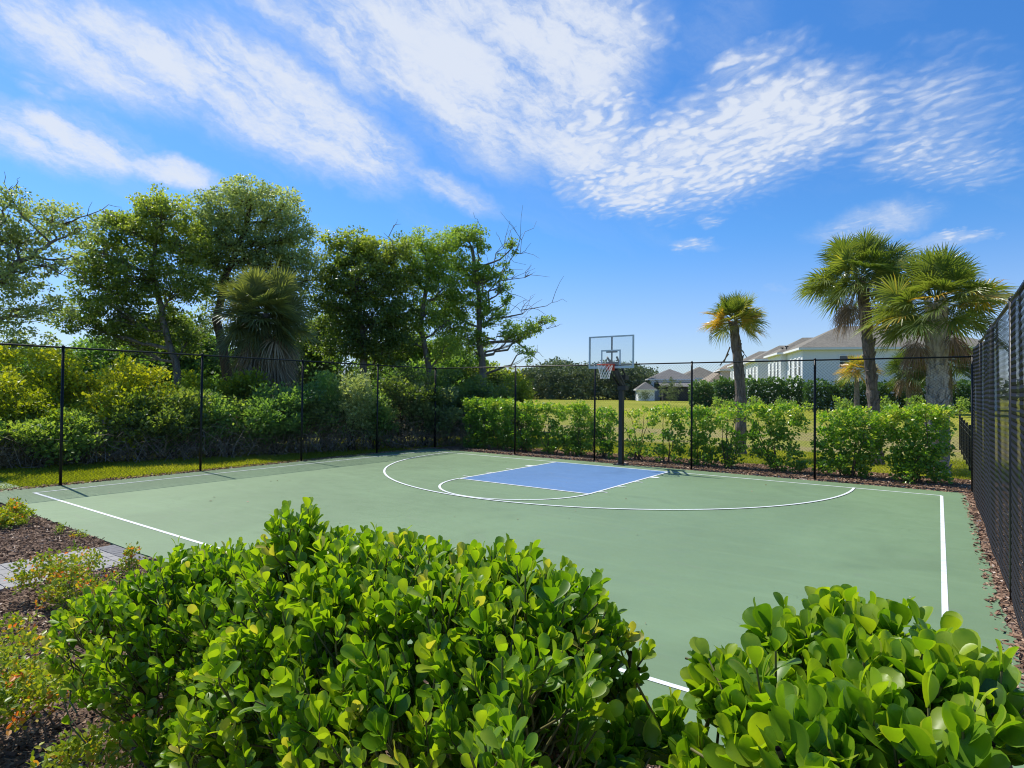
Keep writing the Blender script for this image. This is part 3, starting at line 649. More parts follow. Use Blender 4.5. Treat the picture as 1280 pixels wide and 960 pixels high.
# ================================================================== HOUSES
def house(label, org, ang, wings, roofs, wall, roof, windows, extra=None, name='house', group='houses beyond the lawn'):
    """org: ground corner; ang: azimuth of the v axis; u runs to its right.  wings (u0,u1,v0,v1,h), roofs (u0,u1,v0,v1,z,rise,hip)"""
    V_ = np.array([math.sin(ang), math.cos(ang), 0]); U_ = np.array([math.cos(ang), -math.sin(ang), 0]); O = np.array(org, float)
    R = np.stack([U_, V_, [0, 0, 1]], 1)
    def L(u, v, z): return O+U_*u+V_*v+np.array([0, 0, z])
    root = thing(name, label, 'house', O, group)
    for (u0, u1, v0, v1, h) in wings:
        m = MB(); m.box(L((u0+u1)/2, (v0+v1)/2, h/2-.2), (u1-u0, v1-v0, h+.4), R); m.build('wall', wall, root)
    for (u0, u1, v0, v1, z, rise, hip) in roofs:
        oh = .4; u0 -= oh; u1 += oh; v0 -= oh; v1 += oh; m = MB()
        if (u1-u0) >= (v1-v0): ra, rb = (u0+hip, (v0+v1)/2), (u1-hip, (v0+v1)/2)
        else: ra, rb = ((u0+u1)/2, v0+hip), ((u0+u1)/2, v1-hip)
        c = [L(u0, v0, z), L(u1, v0, z), L(u1, v1, z), L(u0, v1, z), L(*ra, z+rise), L(*rb, z+rise)]
        if (u1-u0) >= (v1-v0):
            m.add(c, [(0, 1, 5, 4), (2, 3, 4, 5)]); m.add(c, [(1, 2, 5), (3, 0, 4)])
        else:
            m.add(c, [(1, 2, 5, 4), (3, 0, 4, 5)]); m.add(c, [(0, 1, 4), (2, 3, 5)])
        m.add(c, [(3, 2, 1, 0)]); ro = m.build('roof', roof, root)
        f = MB(); th = .05; zz = z-.11
        f.box(L((u0+u1)/2, v0-.012, zz), (u1-u0+.06, .03, .20), R); f.box(L((u0+u1)/2, v1+.012, zz), (u1-u0+.06, .03, .20), R)
        f.box(L(u0-.012, (v0+v1)/2, zz), (.03, v1-v0, .20), R); f.box(L(u1+.012, (v0+v1)/2, zz), (.03, v1-v0, .20), R)
        f.box(L((u0+u1)/2, (v0+v1)/2, z-.19), (u1-u0-.02, v1-v0-.02, .02), R)
        f.build('fascia', 'trim_white', ro)
    for (face, a, b, z0, z1, pos) in windows:       # face 'f': front (v=pos), 'l': left (u=pos)
        fr, pn = MB(), MB(); w_ = b-a; h_ = z1-z0
        if face == 'f':
            P = lambda s, z: L(s, pos-.03, z); dx = lambda l, h, d=.06: (l, d, h)
        else:
            P = lambda s, z: L(pos-.03, s, z); dx = lambda l, h, d=.06: (d, l, h)
        t_ = .09; mid = (a+b)/2
        fr.box(P(mid, z1+t_/2), dx(w_+2*t_, t_), R); fr.box(P(mid, z0-t_/2), dx(w_+2*t_, t_), R); fr.box(P(a-t_/2, (z0+z1)/2), dx(t_, h_), R); fr.box(P(b+t_/2, (z0+z1)/2), dx(t_, h_), R); fr.box(P(mid, (z0+z1)/2), dx(w_, .05, .05), R)
        o = fr.build('window', 'trim_white', root)
        pn.box(P(mid, (z0+z1)/2), dx(w_, h_, .03), R); pn.build('pane', 'window_dark', o)
    if extra: extra(root, L, R)
    return root
GH = 1.0
AN = math.radians(-23.3)
Ocorner = at(1003, 480, 58); Ocorner[2] = GH
def vents(root, L, R):
    for u, v in ((7.8, 2.6), (9.2, 2.2), (10.4, 2.4), (12.6, 1.8)):
        m = MB(); zz = 5.85+(v+.4)*.50; p = L(u, v, zz); m.tube([p-np.array([0, 0, .2]), p+np.array([0, 0, .22])], .07, 8); m.box(p+np.array([0, 0, .25]), (.28, .28, .07), R); m.build('roof_vent', 'black_paint', root)
    for v in (5.6, 7.6):
        m = MB(); p = L(-.2, v, 6.1); m.tube([p, p+np.array([0, 0, .30])], .06, 8); m.box(p+np.array([0, 0, .3]), (.35, .16, .1), R); m.build('roof_vent', 'black_paint', root)
house('large white stucco house with brown hip roof behind the two big palms', Ocorner, AN,
      [(0, 16.6, 0, 9.6, 5.85), (-.62, 9, 6.4, 13.0, 5.80)], [(0, 16.6, 0, 9.6, 5.85, 2.55, 5.0), (-.62, 9, 6.5, 13.0, 5.82, 1.9, 3.4)],
      'stucco_white', 'shingle_brown',
      [('f', 3.3, 4.35, 3.95, 5.05, 0), ('f', 14.2, 15.2, 3.95, 5.05, 0), ('f', 9.2, 10.2, 3.95, 5.05, 0), ('f', 2.2, 3.4, .9, 2.2, 0), ('f', 8.2, 9.4, .9, 2.2, 0),
       ('l', .7, 1.25, 3.2, 4.9, 0), ('l', 2.3, 2.85, 3.2, 4.9, 0), ('l', 4.2, 4.75, 3.2, 4.9, 0), ('l', 7.2, 7.8, 3.2, 4.9, -.62), ('l', 9.0, 9.6, 3.2, 4.9, -.62), ('l', 10.9, 11.5, 3.2, 4.9, -.62)], vents)
def along(u, v): return Ocorner+np.array([math.cos(AN), -math.sin(AN), 0])*u+np.array([math.sin(AN), math.cos(AN), 0])*v
house('second white house of the row, just left of the large one', along(-1.15, 16.5), AN, [(0, 12, 0, 8.5, 5.7)], [(0, 12, 0, 8.5, 5.7, 2.0, 3.8)], 'stucco_white', 'shingle_brown',
      [('l', 1.2, 1.9, 3.1, 4.8, 0), ('l', 3.6, 4.3, 3.1, 4.8, 0), ('l', 6.0, 6.7, 3.1, 4.8, 0)])
house('third white house of the row, with small windows beside the short palm', along(-1.7, 27.0), AN, [(0, 12, 0, 9, 5.7)], [(0, 12, 0, 9, 5.7, 2.0, 3.8)], 'stucco_white', 'shingle_brown',
      [('l', 1.2, 1.9, 3.1, 4.8, 0), ('l', 3.9, 4.6, 3.1, 4.8, 0), ('l', 6.6, 7.3, 3.1, 4.8, 0)])
house('narrow tan house at the far end of the white row', along(-2.3, 41.0), AN, [(0, 10, 0, 8, 5.4)], [(0, 10, 0, 8, 5.4, 1.9, 3.6)], 'stucco_tan', 'shingle_tan',
      [('l', 1.4, 2.1, 3.1, 4.6, 0), ('l', 4.4, 5.1, 3.1, 4.6, 0)])
def far_house(label, x0, x1, ye, yr, d, wall, roof, base=1.0, ang=math.radians(-30), dep=9, win=(), hip=4.0, extra=None):
    p = at(x0, 480, d); p[2] = base; q = at(x1, 480, d); Wd = np.hypot(*(q-p)[:2]); h = CH+(491-ye)/FOC*d-base; rise = (ye-yr)/FOC*(d+dep/2)
    return house(label, p, ang, [(0, Wd, 0, dep, h)], [(0, Wd, 0, dep, h, rise, min(hip, Wd*.42))], wall, roof, [('f', a*Wd, a*Wd+1.3, h*.5, h*.5+1.5, 0) for a in win], extra)
def lanai(root, L, R):
    m = MB(); m.box(L(7.5, -2.2, 1.35), (11, 4.2, 2.7), R); m.build('screened_porch', 'lanai_dark', root)
    m = MB(); m.add([L(1.6, -4.8, 2.7), L(13.4, -4.8, 2.7), L(13.4, 0.0, 3.6), L(1.6, 0.0, 3.6)], [(0, 1, 2, 3)]); m.add([L(1.6, -4.8, 2.6), L(13.4, -4.8, 2.6), L(13.4, 0.0, 3.5), L(1.6, 0.0, 3.5)], [(3, 2, 1, 0)]); m.build('porch_roof', 'shingle_grey', root)
far_house('grey roofed house with dark screened porch left of the short palm', 812, 868, 472, 459, 118, 'stucco_white', 'shingle_grey', win=(.1, .75), extra=lanai)
far_house('wide low roofed house directly left of the short palm trunk', 852, 904, 470, 456, 126, 'stucco_white', 'shingle_brown', win=(.2, .7))
far_house('tan hip roofed house seen on both sides of the short palm trunk', 888, 948, 475, 452, 100, 'stucco_tan', 'shingle_tan', win=(.15, .7), hip=7.5)
far_house('small white pavilion with grey roof at the edge of the lawn', 798, 818, 485, 476, 112, 'stucco_white', 'shingle_grey', dep=5, hip=2.0)

# ================================================================== PALMS
def frond(mb, base, a, size, nseg=30, spread=2.3, droop=.55, tint=.5, petiole=.8, mbp=None, fold=.35, curl=.5, tvar=.08, wid=1.0):
    a = unit(np.array(a, float)); base = np.array(base, float)
    side = np.cross(a, [0, 0, 1.0]); side = side/np.linalg.norm(side) if np.linalg.norm(side) > .1 else np.array([1., 0, 0]); nrm = np.cross(side, a); rl = rng.normal()*.65; side, nrm = side*math.cos(rl)+nrm*math.sin(rl), nrm*math.cos(rl)-side*math.sin(rl)
    n_ = 6; t = np.linspace(0, 1, n_)[:, None]; pts = base+a*petiole*t; pts[:, 2] -= (t[:, 0]**2)*petiole*.22*droop
    if mbp is not None: mbp.tube(pts, np.linspace(.018, .009, n_), 4, tint, caps=False)
    hub = pts[-1]; th = np.linspace(-spread, spread, nseg)+rng.normal(size=nseg)*.02; L = size*(1-.28*(np.abs(th)/spread)**2)*(.92+.12*rng.random(nseg))
    # costa: hub advances along the axis for middle segments
    start = hub+a*(size*.16*np.cos(th/spread*PI/2))[:, None]-np.array([0, 0, .05])*np.cos(th)[:, None]*curl
    d = np.cos(th)[:, None]*a+np.sin(th)[:, None]*side+nrm*(fold*np.abs(np.sin(th)))[:, None]*.8
    d = unit(d); ts = np.array([0, .25, .5, .75, 1.0]); wmax = 2*L*.42*math.sin(spread/nseg)*1.25*wid
    wprof = np.array([.14, .70, .92, .42, .03]); wdir = unit(np.cross(d, nrm+rng.normal(size=(nseg, 3))*.12)); V = []
    up2 = np.cross(wdir, d)
    for q, w_ in zip(ts, wprof):
        c = start+d*(L*q)[:, None]; g = L*(droop*(q**2.2)*.55*(.7+.6*rng.random(nseg)) + curl*.10*q*q); c[:, 2] -= g
        c += rng.normal(size=(nseg, 3))*.012*q
        h = wdir*(wmax*w_/2)[:, None]; V += [c-h+up2*(wmax*w_*.22)[:, None], c, c+h+up2*(wmax*w_*.22)[:, None]]
    V = np.stack(V, 1); f = []
    for r_ in range(4):
        for c_ in range(2): f.append((r_*3+c_, r_*3+c_+1, r_*3+c_+4, r_*3+c_+3))
    f = np.array(f); F_ = (f[None]+np.arange(nseg)[:, None, None]*15).reshape(-1, 4)
    rowt = np.tile(np.repeat([0, 0, .02, .08], 2), nseg)
    mb.add(V.reshape(-1, 3), F_, np.clip(np.repeat(tint+rng.normal(size=nseg)*tvar, 8)+rowt, 0, 1))
def palm(label, base, top, r0, r1, nf, size, petiole, tilt=(-.35, 1.35), dead=10, boots=0, bootr=.1, group='cabbage palms', tintf=lambda e: .45, bark_='palm_bark', stalks=0, lean=0.0, dead_dirs=None):
    base = np.array(base, float); top = np.array(top, float); root = thing('palm_tree', label, 'palm tree', base, group)
    n = 26; t = np.linspace(0, 1, n); pts = base+(top-base)*t[:, None]; pts[:, 0] += .12*np.sin(t*3.0)*lean; pts[:, 1] += .06*np.sin(t*4)*lean
    rr = (r0+(r1-r0)*t)*(1+.05*rng.normal(size=n)); rr[0] *= 1.25; rr[-3:] *= .85
    m = MB(); m.tube(pts, rr, 14)
    if boots:
        b = m
        for k in range(boots):
            q = (k+.5)/boots*.97+.02; c = base+(top-base)*q; c[0] += .12*math.sin(q*3)*lean; c[1] += .06*math.sin(q*4)*lean; rad = r0+(r1-r0)*q; ph = k*2.399+rng.normal()*.15
            o = np.array([math.cos(ph), math.sin(ph), 0]); s_ = np.array([-math.sin(ph), math.cos(ph), 0]); ln = bootr*(.8+.9*rng.random())*(1+.5*(q > .6))
            cc = c+o*rad*.92; w1, w2 = bootr*.50, bootr*.28; sk = rng.normal()*.035; out_ = bootr*rng.uniform(.20, .50)
            v = [cc-s_*w1-o*.03, cc+s_*w1-o*.03, cc+s_*(w2+sk)+o*out_+np.array([0, 0, ln]), cc-s_*(w2-sk)+o*out_+np.array([0, 0, ln]),
                 cc-s_*w1-o*.05+np.array([0, 0, -.02]), cc+s_*w1-o*.05+np.array([0, 0, -.02]), cc+s_*(w2+sk)+o*(out_-.035)+np.array([0, 0, ln+.01]), cc-s_*(w2-sk)+o*(out_-.035)+np.array([0, 0, ln+.01])]
            v[0] = v[0]+o*.045; v[1] = v[1]+o*.045
            b.add(v, [(0, 1, 2, 3), (7, 6, 5, 4), (0, 3, 7, 4), (1, 5, 6, 2), (3, 2, 6, 7)])
    m.build('trunk', bark_, root, False)
    g = MB(); pt = MB()
    for k in range(nf):
        q = (k+.5)/nf; elv = min(1.5, math.asin(max(-1, min(1, 1-(1-math.sin(tilt[0]))*q)))+rng.normal()*.16); ph = k*2.399963+rng.normal()*.35
        a = np.array([math.cos(ph)*math.cos(elv), math.sin(ph)*math.cos(elv), math.sin(elv)])
        b0 = top+np.array([math.cos(ph), math.sin(ph), 0])*r1*.6+np.array([0, 0, .35*(1-q)-.10])
        frond(g, b0, a, size*(.85+.25*rng.random())*(.85+.2*min(1, q*2.2)), 28, 1.8, .18+.38*q, tintf(q)+rng.normal()*.15, petiole*(.45+.65*rng.random())*(.85+.2*q), pt, .35, .5)
    g.build('crown', 'palm_green', root); pt.build('leaf_stalks', 'palm_green', root, True)
    if dead:
        dmb = MB()
        for k in range(dead):
            ph = k*2.4+1.0+rng.normal()*.3 if dead_dirs is None else dead_dirs[k % len(dead_dirs)]+rng.normal()*.25
            a = np.array([math.cos(ph)*.7, math.sin(ph)*.7, -.75-.5*rng.random()])
            frond(dmb, top+np.array([math.cos(ph), math.sin(ph), 0])*r1*.7-np.array([0, 0, .10+.35*rng.random()]), a, size*.62, 20, 1.5+.3*rng.random(), 1.3, .45+rng.normal()*.2, petiole*.75, dmb, .1, .6, .15, .8)
        dmb.build('dead_fronds', 'palm_dead', root)
    if stalks:
        sm_ = MB()
        for k in range(stalks):
            ph = [2.4, -.35, 2.9, .3, 1.9][k % 5]+rng.normal()*.1; o = np.array([math.cos(ph), math.sin(ph), 0]); b0 = top+o*r1*.9-np.array([0, 0, .8+.4*rng.random()])
            e = b0+o*.35+np.array([0, 0, -.35-.3*rng.random()]); sm_.bar(b0, e, .05, .02)
        sm_.build('cut_stalks', 'palm_bark', root)
    return root
g1, g2, g3 = gnd(925, 567), gnd(1097, 580), gnd(1173, 592)
tp1 = at(916, 402, 22.3); tp2 = at(1076, 347, 19.4); tp3 = at(1170, 380, 17.1)
palm('short cabbage palm with small rounded crown between the far houses', g1, tp1, .21, .165, 46, .72, .52, (-.25, 1.45), 0, 60, .09, tintf=lambda q: .48+.35*(q > .45), stalks=4, lean=1.0)
palm('tall slim cabbage palm, left one of the pair in front of the white house', g2, tp2,   .17, .16, 70, .85, .95, (-.55, 1.5), 12, 60, .13, tintf=lambda q: .46, lean=.3)
palm('stout cabbage palm with pale crisscross trunk, right one of the pair', g3, tp3, .25, .22, 74, .86, 1.0, (-.5, 1.5), 12, 190, .20, tintf=lambda q: .50+.2*(.45 < q < .6), bark_='palm_boot', lean=0)
# drooping flower strands on the short palm
short = [o for o in bpy.data.objects if o.get('label', '').startswith('short cabbage palm')][0]
for dx, dl in ((-1, 1.25), (1, .75)):
    m = MB(); sd = Rv*dx
    for k in range(9):
        t_ = np.linspace(0, 1, 8)[:, None]; o_ = tp1+sd*.15; e_ = tp1+sd*(.75+.12*rng.random())+np.array([0, rng.normal()*.1, 0])
        pts = o_+(e_-o_)*np.minimum(1, t_*1.6)+np.array([0, 0, 1])*(.15*np.sin(t_*PI)-dl*t_**2*(.8+.4*rng.random())); m.tube(pts, np.linspace(.012, .005, 8), 4, .8, caps=False)
    m.build('flower_stalk', 'palm_green', short)
# skirted palm in the woods
def skirt_palm():
    top = at(332, 392, 23.5); base = at(335, 560, 23.5); base[2] = 0
    root = thing('palm_tree', 'shaggy cabbage palm with grey dead frond skirt in the woods', 'palm tree', base)
    MB().tube([base, (base+top)/2, top], [.22, .18, .18], 12).build('trunk', 'palm_bark', root, True)
    g = MB(); pt = MB()
    for k in range(110):
        q = (k+.5)/110; elv = math.asin(1-1.65*q)+rng.normal()*.15; ph = k*2.4+rng.normal()*.3; a = np.array([math.cos(ph)*math.cos(elv), math.sin(ph)*math.cos(elv), math.sin(elv)])
        frond(g, top+np.array([0, 0, .2-.5*q]), a, 1.05*rng.uniform(.8, 1.1), 24, 1.8, .2+.5*q, np.clip(.62-.45*q+rng.normal()*.13, 0, .95), rng.uniform(.35, 1.2), pt)
    g.build('crown', 'palm_old', root); pt.build('leaf_stalks', 'palm_old', root)
    d = MB()
    for k in range(90):
        ph = k*2.4+rng.normal()*.3; q = k/90; z = -.5-1.5*q; a = np.array([math.cos(ph), math.sin(ph), -.30-.9*q*rng.random()-.2])
        frond(d, top+np.array([0, 0, z]), a, 1.0*rng.uniform(.6, 1.2), 18, 1.6, 1.2, .30+rng.normal()*.16, (.8-.4*q)*rng.uniform(.3, 1.1), d, .1, .6, .14, .7)
    d.build('dead_fronds', 'dry_leaf', root)
skirt_palm()
def wall_palm(label, x, y, d, size, tint, dead, nf=26):
    top = at(x, y, d); base = top.copy(); base[2] = GH
    palm(label, base, top, .2, .16, nf, size, size*.55, (-.6, 1.4), dead, 0, tintf=lambda q: tint, group='small palms against the white house')
wall_palm('small yellowing palm by the house wall left of the slim trunk', 1071, 462, 46, 1.0, .84, 0)
wall_palm('green palm by the house wall between the two big trunks', 1136, 461, 47, 1.35, .32, 10, 30)
wall_palm('green palm by the house wall just right of the stout trunk', 1187, 455, 45, 1.5, .30, 2, 30)

# ================================================================== WOODS ON THE LEFT
DK = 1.12
def cl(x, y, d, rx, ry=None, rd=None, dn=1.0, tint=.5):
    """clump centred at picture point x,y and depth d, radii given in metres"""
    ry = ry or rx*.8; return (at(x, y, d*DK), (rx*DK, (rd or rx)*DK, ry*DK), dn, tint)
def atk(x, y, d): return at(x, y, d*DK)
def gpk(x, d): return gp(x, d*DK)
def gp(x, d, z=0.0): p = at(x, 500, d); p[2] = z; return p
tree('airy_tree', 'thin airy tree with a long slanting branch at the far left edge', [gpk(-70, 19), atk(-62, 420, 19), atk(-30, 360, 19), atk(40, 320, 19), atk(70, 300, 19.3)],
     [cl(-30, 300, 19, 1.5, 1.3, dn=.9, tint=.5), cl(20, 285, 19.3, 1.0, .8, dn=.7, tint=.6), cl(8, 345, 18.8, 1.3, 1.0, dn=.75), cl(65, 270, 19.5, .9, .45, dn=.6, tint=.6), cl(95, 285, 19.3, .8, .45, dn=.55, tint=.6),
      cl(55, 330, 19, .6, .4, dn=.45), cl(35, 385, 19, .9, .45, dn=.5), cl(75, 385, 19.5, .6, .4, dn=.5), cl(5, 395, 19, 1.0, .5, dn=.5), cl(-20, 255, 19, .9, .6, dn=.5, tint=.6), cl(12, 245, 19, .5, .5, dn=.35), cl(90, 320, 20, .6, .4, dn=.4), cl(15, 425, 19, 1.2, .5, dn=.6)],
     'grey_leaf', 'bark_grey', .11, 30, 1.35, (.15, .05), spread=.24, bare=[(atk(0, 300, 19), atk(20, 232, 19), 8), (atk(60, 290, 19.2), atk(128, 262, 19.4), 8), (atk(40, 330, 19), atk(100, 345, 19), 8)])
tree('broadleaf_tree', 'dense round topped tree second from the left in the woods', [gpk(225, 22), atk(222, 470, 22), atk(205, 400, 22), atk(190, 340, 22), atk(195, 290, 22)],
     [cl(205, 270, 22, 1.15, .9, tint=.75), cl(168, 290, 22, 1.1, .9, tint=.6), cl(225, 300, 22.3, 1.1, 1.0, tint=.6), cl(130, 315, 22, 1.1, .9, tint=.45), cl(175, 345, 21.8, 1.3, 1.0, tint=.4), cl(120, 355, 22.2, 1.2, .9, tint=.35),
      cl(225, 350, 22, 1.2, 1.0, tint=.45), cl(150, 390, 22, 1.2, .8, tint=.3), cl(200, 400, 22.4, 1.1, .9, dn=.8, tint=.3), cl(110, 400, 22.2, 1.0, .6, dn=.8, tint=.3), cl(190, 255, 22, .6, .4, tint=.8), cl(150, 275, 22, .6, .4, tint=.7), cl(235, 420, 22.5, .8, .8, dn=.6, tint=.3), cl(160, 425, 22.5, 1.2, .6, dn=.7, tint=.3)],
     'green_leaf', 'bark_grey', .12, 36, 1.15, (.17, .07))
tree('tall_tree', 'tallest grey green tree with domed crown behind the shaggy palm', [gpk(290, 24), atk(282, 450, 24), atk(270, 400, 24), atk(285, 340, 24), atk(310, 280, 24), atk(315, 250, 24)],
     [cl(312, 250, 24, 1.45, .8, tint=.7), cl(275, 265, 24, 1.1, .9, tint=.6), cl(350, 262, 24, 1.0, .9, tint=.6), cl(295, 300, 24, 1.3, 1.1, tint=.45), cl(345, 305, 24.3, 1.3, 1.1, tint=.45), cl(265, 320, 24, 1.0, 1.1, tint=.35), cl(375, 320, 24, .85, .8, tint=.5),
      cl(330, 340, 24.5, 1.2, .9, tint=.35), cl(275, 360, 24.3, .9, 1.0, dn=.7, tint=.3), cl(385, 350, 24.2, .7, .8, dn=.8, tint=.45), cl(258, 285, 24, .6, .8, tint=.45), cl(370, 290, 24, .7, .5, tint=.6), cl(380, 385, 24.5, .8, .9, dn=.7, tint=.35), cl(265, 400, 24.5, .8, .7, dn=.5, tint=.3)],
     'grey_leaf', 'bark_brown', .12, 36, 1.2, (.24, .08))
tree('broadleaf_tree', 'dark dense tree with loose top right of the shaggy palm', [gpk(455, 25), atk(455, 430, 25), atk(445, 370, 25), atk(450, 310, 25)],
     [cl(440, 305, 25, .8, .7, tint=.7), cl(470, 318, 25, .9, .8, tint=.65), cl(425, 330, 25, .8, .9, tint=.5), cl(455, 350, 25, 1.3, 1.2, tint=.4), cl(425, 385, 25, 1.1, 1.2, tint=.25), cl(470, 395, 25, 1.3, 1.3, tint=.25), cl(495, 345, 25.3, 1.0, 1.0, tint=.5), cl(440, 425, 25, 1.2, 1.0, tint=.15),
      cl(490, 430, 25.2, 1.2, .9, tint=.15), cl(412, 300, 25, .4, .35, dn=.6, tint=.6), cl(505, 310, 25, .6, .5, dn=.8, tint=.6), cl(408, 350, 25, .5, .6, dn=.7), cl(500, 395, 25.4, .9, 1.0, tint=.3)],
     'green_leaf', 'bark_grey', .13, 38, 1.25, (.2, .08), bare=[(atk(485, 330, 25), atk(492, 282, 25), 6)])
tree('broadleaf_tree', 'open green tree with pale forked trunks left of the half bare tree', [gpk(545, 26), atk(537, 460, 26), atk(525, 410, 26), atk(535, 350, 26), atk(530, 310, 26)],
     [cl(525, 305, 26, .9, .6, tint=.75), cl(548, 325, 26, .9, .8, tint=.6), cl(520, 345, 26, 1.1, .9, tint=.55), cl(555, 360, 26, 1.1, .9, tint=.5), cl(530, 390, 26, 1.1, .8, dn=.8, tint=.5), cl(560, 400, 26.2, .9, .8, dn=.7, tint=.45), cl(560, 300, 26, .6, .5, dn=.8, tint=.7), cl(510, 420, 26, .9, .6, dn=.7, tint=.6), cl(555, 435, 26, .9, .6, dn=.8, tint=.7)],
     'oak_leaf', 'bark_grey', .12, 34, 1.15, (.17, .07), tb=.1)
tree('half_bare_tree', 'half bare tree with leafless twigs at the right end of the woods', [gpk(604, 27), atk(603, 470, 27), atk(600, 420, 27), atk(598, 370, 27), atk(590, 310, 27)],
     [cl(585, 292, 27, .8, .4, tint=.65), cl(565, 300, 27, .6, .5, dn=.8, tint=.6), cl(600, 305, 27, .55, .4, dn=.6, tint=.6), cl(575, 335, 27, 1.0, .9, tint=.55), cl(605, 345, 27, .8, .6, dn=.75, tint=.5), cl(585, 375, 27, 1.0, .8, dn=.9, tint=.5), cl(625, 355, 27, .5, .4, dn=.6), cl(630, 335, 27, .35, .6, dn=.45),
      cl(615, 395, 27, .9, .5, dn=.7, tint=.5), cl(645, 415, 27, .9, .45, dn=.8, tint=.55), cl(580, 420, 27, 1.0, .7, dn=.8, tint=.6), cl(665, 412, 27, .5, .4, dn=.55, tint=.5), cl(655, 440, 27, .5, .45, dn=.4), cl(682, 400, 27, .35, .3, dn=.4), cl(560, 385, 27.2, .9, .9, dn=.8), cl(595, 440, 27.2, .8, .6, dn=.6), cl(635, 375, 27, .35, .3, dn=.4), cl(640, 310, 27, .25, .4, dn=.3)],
     'oak_leaf', 'bark_grey', .12, 36, 1.25, (.22, .08), spread=.25,
     bare=[(atk(600, 400, 27), atk(652, 300, 27), 16), (atk(605, 410, 27), atk(690, 378, 27), 14), (atk(602, 420, 27), atk(672, 440, 27), 12), (atk(595, 350, 27), atk(600, 283, 27), 8), (atk(600, 380, 27), atk(662, 340, 27), 12), (atk(640, 420, 27), atk(695, 408, 27), 8), (atk(598, 380, 27), atk(625, 300, 27), 10)])

# second rank behind, closing the gaps low down
def lowtree(label, x, y, d, rx, ry, leaf, tint, n=4):
    cs = [cl(x+rng.normal()*rx*12, y+rng.normal()*ry*8, d, rx*.7, ry*.7, dn=1.0, tint=tint) for k in range(n)]+[cl(x, y+ry*14, d, rx, ry, tint=tint-.1)]
    return tree('broadleaf_tree', label, [gpk(x, d), atk(x, y+20, d), atk(x, y-5, d)], cs, leaf, 'bark_brown', .15, 30, 1.1, (.14, .06), group='low trees deep in the woods', spread=.34)
lowtree('low dark tree filling the gap below the second tree', 165, 450, 27, 2.2, 1.5, 'dark_leaf', .5)
lowtree('low dark tree behind the shaggy palm on its left side', 250, 455, 28, 2.0, 1.3, 'dark_leaf', .5)
lowtree('low leafy tree showing between the shaggy palm and the dark tree', 395, 450, 29, 2.0, 1.5, 'green_leaf', .35)
lowtree('low dark tree under the open green tree', 520, 465, 30, 2.2, 1.2, 'dark_leaf', .5)
lowtree('low tree at the far left edge under the airy tree', 30, 465, 25, 2.2, .9, 'dark_leaf', .5)
lowtree('low green tree beneath the half bare tree', 600, 478, 30, 2.0, 1.0, 'green_leaf', .45)
lowtree('leafy low tree closing the gap between the second and the tallest tree', 228, 420, 28, 1.5, 1.4, 'green_leaf', .45)
lowtree('low tree between the shaggy palm and the dark tree, topmost one', 398, 415, 30, 1.1, 1.3, 'green_leaf', .5)
lowtree('low olive tree under the right half of the dark tree', 485, 445, 31, 1.5, 1.3, 'oak_leaf', .5)
lowtree('low olive tree behind the pale forked trunks', 560, 448, 31, 1.4, 1.2, 'oak_leaf', .6)
lowtree('low round tree just right of the half bare tree', 640, 478, 31, 1.0, 1.1, 'lime_leaf', .35, 3)

# shrubs along the edge of the wood
WE = 'shrubs at the edge of the woods'
def ws(label, x, ytop, d, rx, leaf, tint, ls=.12, dn=1.0, shape=0, ybase=None, name='wild_shrub'):
    b = gp(x, d); ht = (at(x, ytop, d))[2]; n = []
    lo = .25 if ybase is None else ybase
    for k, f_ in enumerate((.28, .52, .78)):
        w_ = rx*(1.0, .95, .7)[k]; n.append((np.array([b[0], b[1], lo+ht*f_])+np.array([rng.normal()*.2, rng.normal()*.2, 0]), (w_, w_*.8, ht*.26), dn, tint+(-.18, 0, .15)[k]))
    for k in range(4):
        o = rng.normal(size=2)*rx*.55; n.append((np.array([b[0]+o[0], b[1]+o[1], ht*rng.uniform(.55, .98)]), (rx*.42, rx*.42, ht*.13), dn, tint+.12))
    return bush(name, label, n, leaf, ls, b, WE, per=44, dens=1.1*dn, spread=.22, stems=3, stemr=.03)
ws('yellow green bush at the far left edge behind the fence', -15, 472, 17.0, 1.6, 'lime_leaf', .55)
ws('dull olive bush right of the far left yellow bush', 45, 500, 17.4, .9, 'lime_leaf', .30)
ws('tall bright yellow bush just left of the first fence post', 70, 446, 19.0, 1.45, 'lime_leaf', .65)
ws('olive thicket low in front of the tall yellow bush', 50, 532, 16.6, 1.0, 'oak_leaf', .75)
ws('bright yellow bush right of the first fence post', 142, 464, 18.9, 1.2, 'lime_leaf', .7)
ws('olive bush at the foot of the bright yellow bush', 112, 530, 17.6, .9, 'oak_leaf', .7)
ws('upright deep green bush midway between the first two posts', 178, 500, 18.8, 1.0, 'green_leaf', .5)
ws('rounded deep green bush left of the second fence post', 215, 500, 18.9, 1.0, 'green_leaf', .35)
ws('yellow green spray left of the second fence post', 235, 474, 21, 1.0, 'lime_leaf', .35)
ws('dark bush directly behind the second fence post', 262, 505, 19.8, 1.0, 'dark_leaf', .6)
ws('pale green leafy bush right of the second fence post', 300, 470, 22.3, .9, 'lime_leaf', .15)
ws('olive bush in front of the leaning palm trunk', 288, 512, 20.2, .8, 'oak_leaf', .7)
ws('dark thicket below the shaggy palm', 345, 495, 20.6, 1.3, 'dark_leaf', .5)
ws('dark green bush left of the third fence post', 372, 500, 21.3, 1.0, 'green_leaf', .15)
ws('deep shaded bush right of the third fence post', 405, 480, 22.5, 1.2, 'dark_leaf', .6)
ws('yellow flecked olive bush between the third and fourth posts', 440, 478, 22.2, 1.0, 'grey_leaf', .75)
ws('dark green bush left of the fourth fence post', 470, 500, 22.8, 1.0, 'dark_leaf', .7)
ws('tall dark bush right of the fourth fence post', 505, 470, 24.5, 1.2, 'green_leaf', .2)
